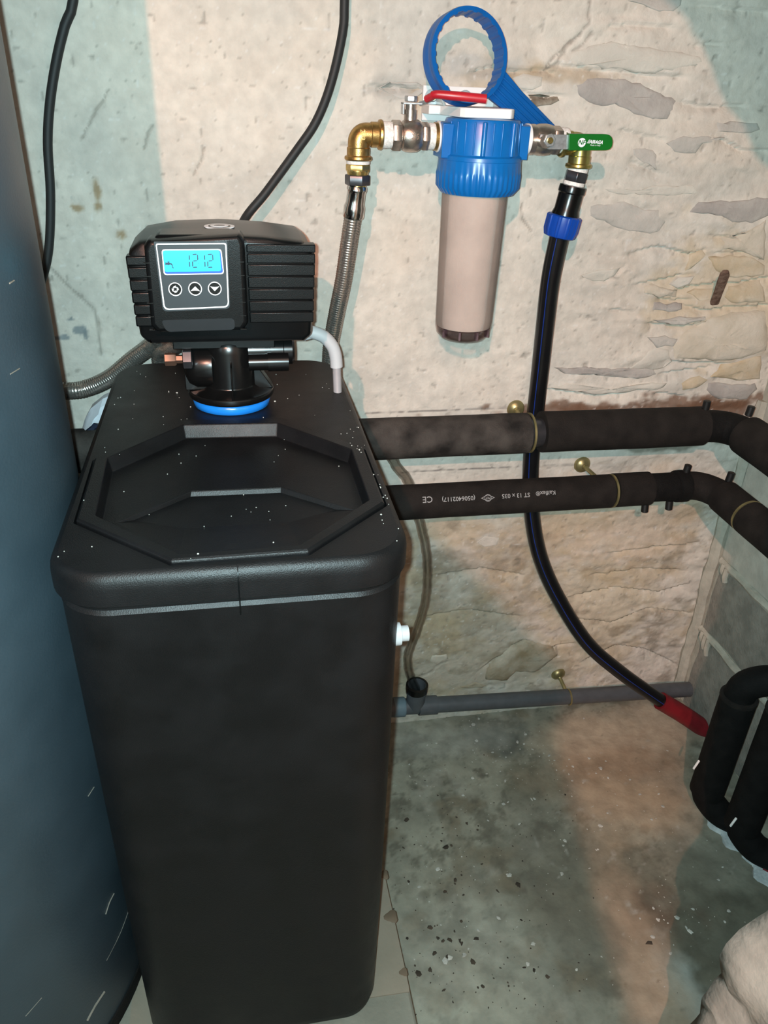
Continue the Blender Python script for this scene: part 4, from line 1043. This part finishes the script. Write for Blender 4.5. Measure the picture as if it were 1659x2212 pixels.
MB().lathe([(.026, 0), (.0295, .002), (.0300, .012), (.0295, .022), (.026, .025)], (.776, YA, ZL+.002), XA, 32).build('elbow_collar', FOAMD, lp_)
MB().tube([(.796, YA, ZL+.002), (.815, YA-.001, ZL+.002), (.833, YA-.010, ZL+.001), (.845, YA-.028, ZL), (.850, YA-.05, ZL), (.850, -.20, ZL)], .0262, 28, .008).build('elbow', FOAM, lp_)
MB().tube([(.850, -.158, ZL), (.850, -.228, ZL)], .0308, 32, .02).build('insulation_sleeve', FOAM, lp_)
MB().tube([(.850, -.236, ZL), (.850, -.5, ZL), (.850, -.755, ZL)], .0308, 32, .02, rf=dust_rf).build('insulation_sleeve', FOAM, lp_)
stub(Vector((.722, YA-.006, ZL-.026)), (0, -.2, -1), lp_); stub(Vector((.770, YA-.006, ZL-.024)), (0, -.2, -1), lp_)
stub(Vector((.793, YA, ZL+.027)), (.1, 0, 1), lp_); stub(Vector((.856, -.150, ZL+.027)), (.1, 0, 1), lp_)
clampset('brass pipe clamp with rosette holding lower insulated pipe right of black water pipe', (.644, 0, ZL), (.652, YA, ZL), .0302)
clampset('brass pipe clamp around lower insulated pipe beside the right wall', (.992, -.232, ZL), (.850, -.232, ZL), .0302, dirx=Vector((0, 1, 0)))
# upside down print on the lower sleeve
def on_pipe(x, a_): return Vector((x, YA-.0311*math.cos(a_), ZL+.0311*math.sin(a_)))
def pipe_text(s, size, px, py):
    p = atY(px, py, YA-.030); a0 = math.asin(max(-1, min(1, (p.z-ZL)/.0311)))
    return text_mb(s, size, lambda x, y: on_pipe(p.x-x, a0-y/.0311), .0001)
for s, size, px, py in (('CE', .0150, 925, 1081), ('(0506402117)', .0105, 992, 1079), ('ST 13 x 035', .0105, 1116, 1072), ('Kaiflex\u00ae', .0105, 1181, 1067)):
    pipe_text(s, size, px, py).build('printed_text', PRINTG, lp_, flat=True)
p = atY(1055, 1077, YA-.030); a0 = math.asin((p.z-ZL)/.0311)
dm = MB(); q = [(.0125, 0), (0, .0058), (-.0125, 0), (0, -.0058)]; q2 = [(x*.84, y*.80) for x, y in q]
for i in range(4):
    k = (i+1) % 4; dm.add([on_pipe(p.x-x, a0-y/.0311) for x, y in (q[i], q[k], q2[k], q2[i])], [(0, 1, 2, 3)])
dm.build('printed_mark', PRINTG, lp_, flat=True)
pipe_text('PCT', .0052, 1055, 1077).build('printed_text', PRINTG, lp_, flat=True)
MB().lathe([(.0058, 0), (.0063, 0), (.0063, .0002), (.0058, .0002), (.0058, 0)], on_pipe(p.x, a0)+Vector((0, -.0002, 0)), (0, -math.cos(a0), math.sin(a0)), 24, cap=False).build('printed_ring', PRINTG, lp_)

# two lagged risers at the right wall, lower right
def riser(label, x, y, ztop, bend_up, rt, tab):
    t = thing('pipe_riser', label, 'pipe', (x, y, 0), 'short lagged pipe risers at the right wall')
    MB().tube([(x, y, .078), (x, y, ztop)], .0315, 30, .02, rf=dust_rf).build('insulation_sleeve', FOAMD, t)
    MB().tube([(x, y, .10), (x, y, .084), (x+.004, y-.003, .064), (x+.028, y-.018, .034), (x+.055, y-.035, .024), (x+.075, y-.047, .012)], .0285, 24, .008, rf=lambda r, L, tt: r*(1.0-.6*min(L, .12))).build('bottom_elbow', FOAMD, t)
    if bend_up:
        MB().tube([(x, y, ztop-.02), (x, y, ztop+.012), (x+.006, y-.004, ztop+.032), (x+.024, y-.012, ztop+.046), (x+.05, y-.022, ztop+.050), (.985, y-.07, ztop+.050)], .027, 24, .008).build('top_elbow', FOAMD, t)
        MB().lathe([(.0270, 0), (.0325, .002), (.0325, .008), (.027, .01)], (x, y, ztop-.004), seg=28).build('sleeve_rim', FOAM, t)
    fw_ = MB()
    fw_.lathe([(.050, -.004), (.047, .003), (.038, .006), (.026, .007)], (x+.060, y-.036, 0), seg=36, rf=lambda r, hh, t, j: r*(1+.18*math.sin(3*t+x*40)+.10*math.sin(7*t+y*50)))
    fw_.build('floor_foam', FOAMW, t)
    MB().tube([rt[0], rt[1]], .013, 14).build('red_tube', REDS, t)
    MB().box(tab, (.003, .004, .022), Matrix.Rotation(.3, 3, 'Y')).build('white_tab', WHITE, t, bevel=.001)
riser('black lagged pipe riser beside red pipe sleeve, its dusty top elbow in view', .85, -.344, .318, True, (atZ(1562, 1745, .014), atZ(1600, 1764, .014)), atY(1504, 1652, -.362))
riser('black lagged pipe riser nearest the camera, cut by right edge', .872, -.428, .36, True, (atZ(1652, 1866, .010), atZ(1685, 1884, .010)), atY(1584, 1776, -.446))

# ================================================================== DRAIN
dr = thing('drain_pipe', 'thin grey plastic drain pipe along the foot of back wall', 'pipe', (.6, -.05, .06))
DA, DB = Vector((.20, -.055, .106)), Vector((.985, -.05, .058))
dd = (DB-DA).normalized(); dat = lambda x: DA+(DB-DA)*((x-DA.x)/(DB.x-DA.x))
MB().tube([DA, DB], .0172, 24).build('pipe', DRAIN, dr)
for x0, x1 in ((.262, .302), (.338, .378)):
    MB().tube([dat(x0), dat(x1)], .0205, 24).build('socket', DRAIN, dr)
tq = dat(.331)
MB().lathe([(.019, 0), (.0200, .02), (.0200, .040), (.0225, .041), (.0225, .062), (.0185, .062), (.0185, .03)], tq, (0, -.05, 1), 28, cap=False).build('tee_branch', DRAIN, dr)
MB().lathe([(.0230, .047), (.0234, .049), (.0234, .0625), (.019, .0635), (.0185, .05)], tq, (0, -.05, 1), 28, cap=False).build('rubber_ring', BLACKG, dr)
MB().lathe([(.0210, 0), (.0212, .002), (.0212, .022), (.021, .024)], dat(.283), dd, 24).build('blue_tape', mat('pale_blue_tape', (.12, .17, .20), .5), dr)
clampset('small brass clamp with rosette holding the grey drain pipe', (.677, 0, .098), (.684, -.053, dat(.684).z), .0178)
ch = thing('drain_hose', 'clear wet plastic hose hanging beside softener into grey drain tee', 'hose', (.33, -.05, .13))
hp = [(.232, -.045, .735)]+[atY(px, py, -.046) for px, py in ((852, 1000), (884, 1045), (905, 1120), (922, 1200), (921, 1285), (903, 1355), (882, 1412), (884, 1452), (899, 1492))]+[tq+Vector((0, 0, .03))]
wet = lambda r, L, t: r*(1+.09*math.sin(L*260+2*t)*math.sin(L*91+t))
MB().tube(hp, .0094, 20, .004, rf=wet).build('hose_wall', CLEARH, ch)
MB().tube(hp, .0066, 14, .004, rf=wet).build('hose_bore', clear('wet_bore', (.95, .94, .93), rough=.04, ior=1.3, fk=.25, fb=.10), ch)

# ================================================================== CABLES, HOOK, BAG
def cable(label, pts, r=.0062):
    o = MB().tube(pts, r, 14, .008).build('power_cable', CABLE); tag(o, label, 'cable'); return o
cable('black cable hanging down behind the grey tank at left', [(-.165, -.02, 1.42)]+[atY(px, py, -.022) for px, py in ((158, 0), (140, 55), (122, 130), (108, 220), (103, 310), (109, 420), (106, 530), (92, 600))]+[(-.305, -.03, .93)])
cable('black cable hanging from above to behind the control head', [(.17, -.025, 1.43)]+[atY(px, py, yy) for px, py, yy in ((744, 0, -.028), (740, 70, -.03), (715, 180, -.034), (683, 262, -.036), (640, 326, -.038), (575, 415, -.045), (524, 482, -.06))]+[(0.0, -.14, 1.03)])
hk = MB(); p0, p1 = Vector((.846, .006, .930)), atY(1568, 586, -.045)
dv = (p1-p0); sd_ = Vector((1, 0, 0)); up_ = sd_.cross(dv.normalized())
hk.loft([[p0+dv*t+sd_*a*wd+up_*b*.0035 for a, b in ((-1, -.6), (-.6, -1), (.6, -1), (1, -.6), (1, .6), (.6, 1), (-.6, 1), (-1, .6))] for t, wd in ((0, .0085), (.35, .0080), (.7, .0088), (.92, .0085), (1.0, .0055))])
tag(hk.build('iron_peg', RUST, angle=60), 'flat rusty iron peg sticking out of the stone wall', 'iron peg')
bg = thing('plastic_bag', 'crumpled white plastic bag lying on pipe behind the softener', 'bag', (-.22, -.10, .784))
b1_ = [atY(px, py, -.10) for px, py in ((176, 932), (184, 905), (196, 883), (222, 862), (250, 850), (262, 890), (235, 915), (215, 918), (195, 914), (184, 926))]
bm_ = MB(); c0 = sum(b1_, Vector())/len(b1_)
bm_.loft([[p+Vector((0, .02, 0)) for p in b1_], [c0+(p-c0)*1.02 for p in b1_], [c0+(p-c0)*.7+Vector((0, -.014+.006*(k % 3), 0)) for k, p in enumerate(b1_)], [c0+(p-c0)*.3+Vector((0, -.018+.005*(k % 2), 0)) for k, p in enumerate(b1_)]])
bm_.build('bag_film', BAG, bg, angle=25)
b2_ = [atY(px, py, -.108) for px, py in ((174, 935), (192, 920), (200, 914), (214, 920), (208, 933))]
bm2 = MB(); c0 = sum(b2_, Vector())/len(b2_)
bm2.loft([[p+Vector((0, .012, 0)) for p in b2_], b2_, [c0+(p-c0)*.5+Vector((0, -.006, 0)) for p in b2_]])
bm2.build('dark_print', BAGD, bg, angle=25)

# ================================================================== FLOOR GRIT (nobody could count it)
def grit(name, m, n, seed, lab, areas, rmin, rmax):
    rnd = random.Random(seed); b = MB()
    for k in range(n):
        px0, py0, sxp, syp = rnd.choice(areas)
        p = atZ(rnd.gauss(px0, sxp), rnd.gauss(py0, syp), 0)
        if not (.21 < p.x < .97 and -.80 < p.y < -.01): continue
        i = min(np.searchsorted(fx, p.x), len(fx)-1); j = min(np.searchsorted(fy, p.y), len(fy)-1)
        r = rmin+(rmax-rmin)*rnd.random()**5; e = .4+rnd.random()*.9; ph = rnd.random()*6
        vs = []; nn = 6
        for (rr, zz) in ((1, -.15), (.95, .15), (.55, .35)):
            for q_ in range(nn):
                t = q_*2*math.pi/nn; a_ = rr*r*(1+rnd.uniform(-.5, .4))
                x, y = a_*math.cos(t), a_*math.sin(t)*e
                vs.append(Vector((p.x+x*math.cos(ph)-y*math.sin(ph), p.y+x*math.sin(ph)+y*math.cos(ph), fh[i, j]+zz*r)))
        b.loft([vs[:nn], vs[nn:2*nn], vs[2*nn:]])
    o = b.build(name, m, flat=True, recalc=False); tag(o, lab, 'debris', kind='stuff'); return o
AR = [(980, 1680, 110, 70), (1090, 1600, 90, 50), (1250, 1650, 110, 60), (1330, 1740, 120, 80), (1150, 1800, 160, 120), (1350, 1900, 180, 150), (1000, 1950, 120, 120), (1480, 2000, 70, 40)]
grit('white_crumbs', GRIT, 420, 5, 'scattered white mortar crumbs on the floor', AR, .0008, .0052)
grit('brown_crumbs', DGRIT, 260, 6, 'scattered brown dirt crumbs on the floor', [(1000, 1800, 140, 120), (1050, 2000, 160, 120), (960, 1900, 80, 120), (1000, 2120, 150, 60)], .0010, .0050)
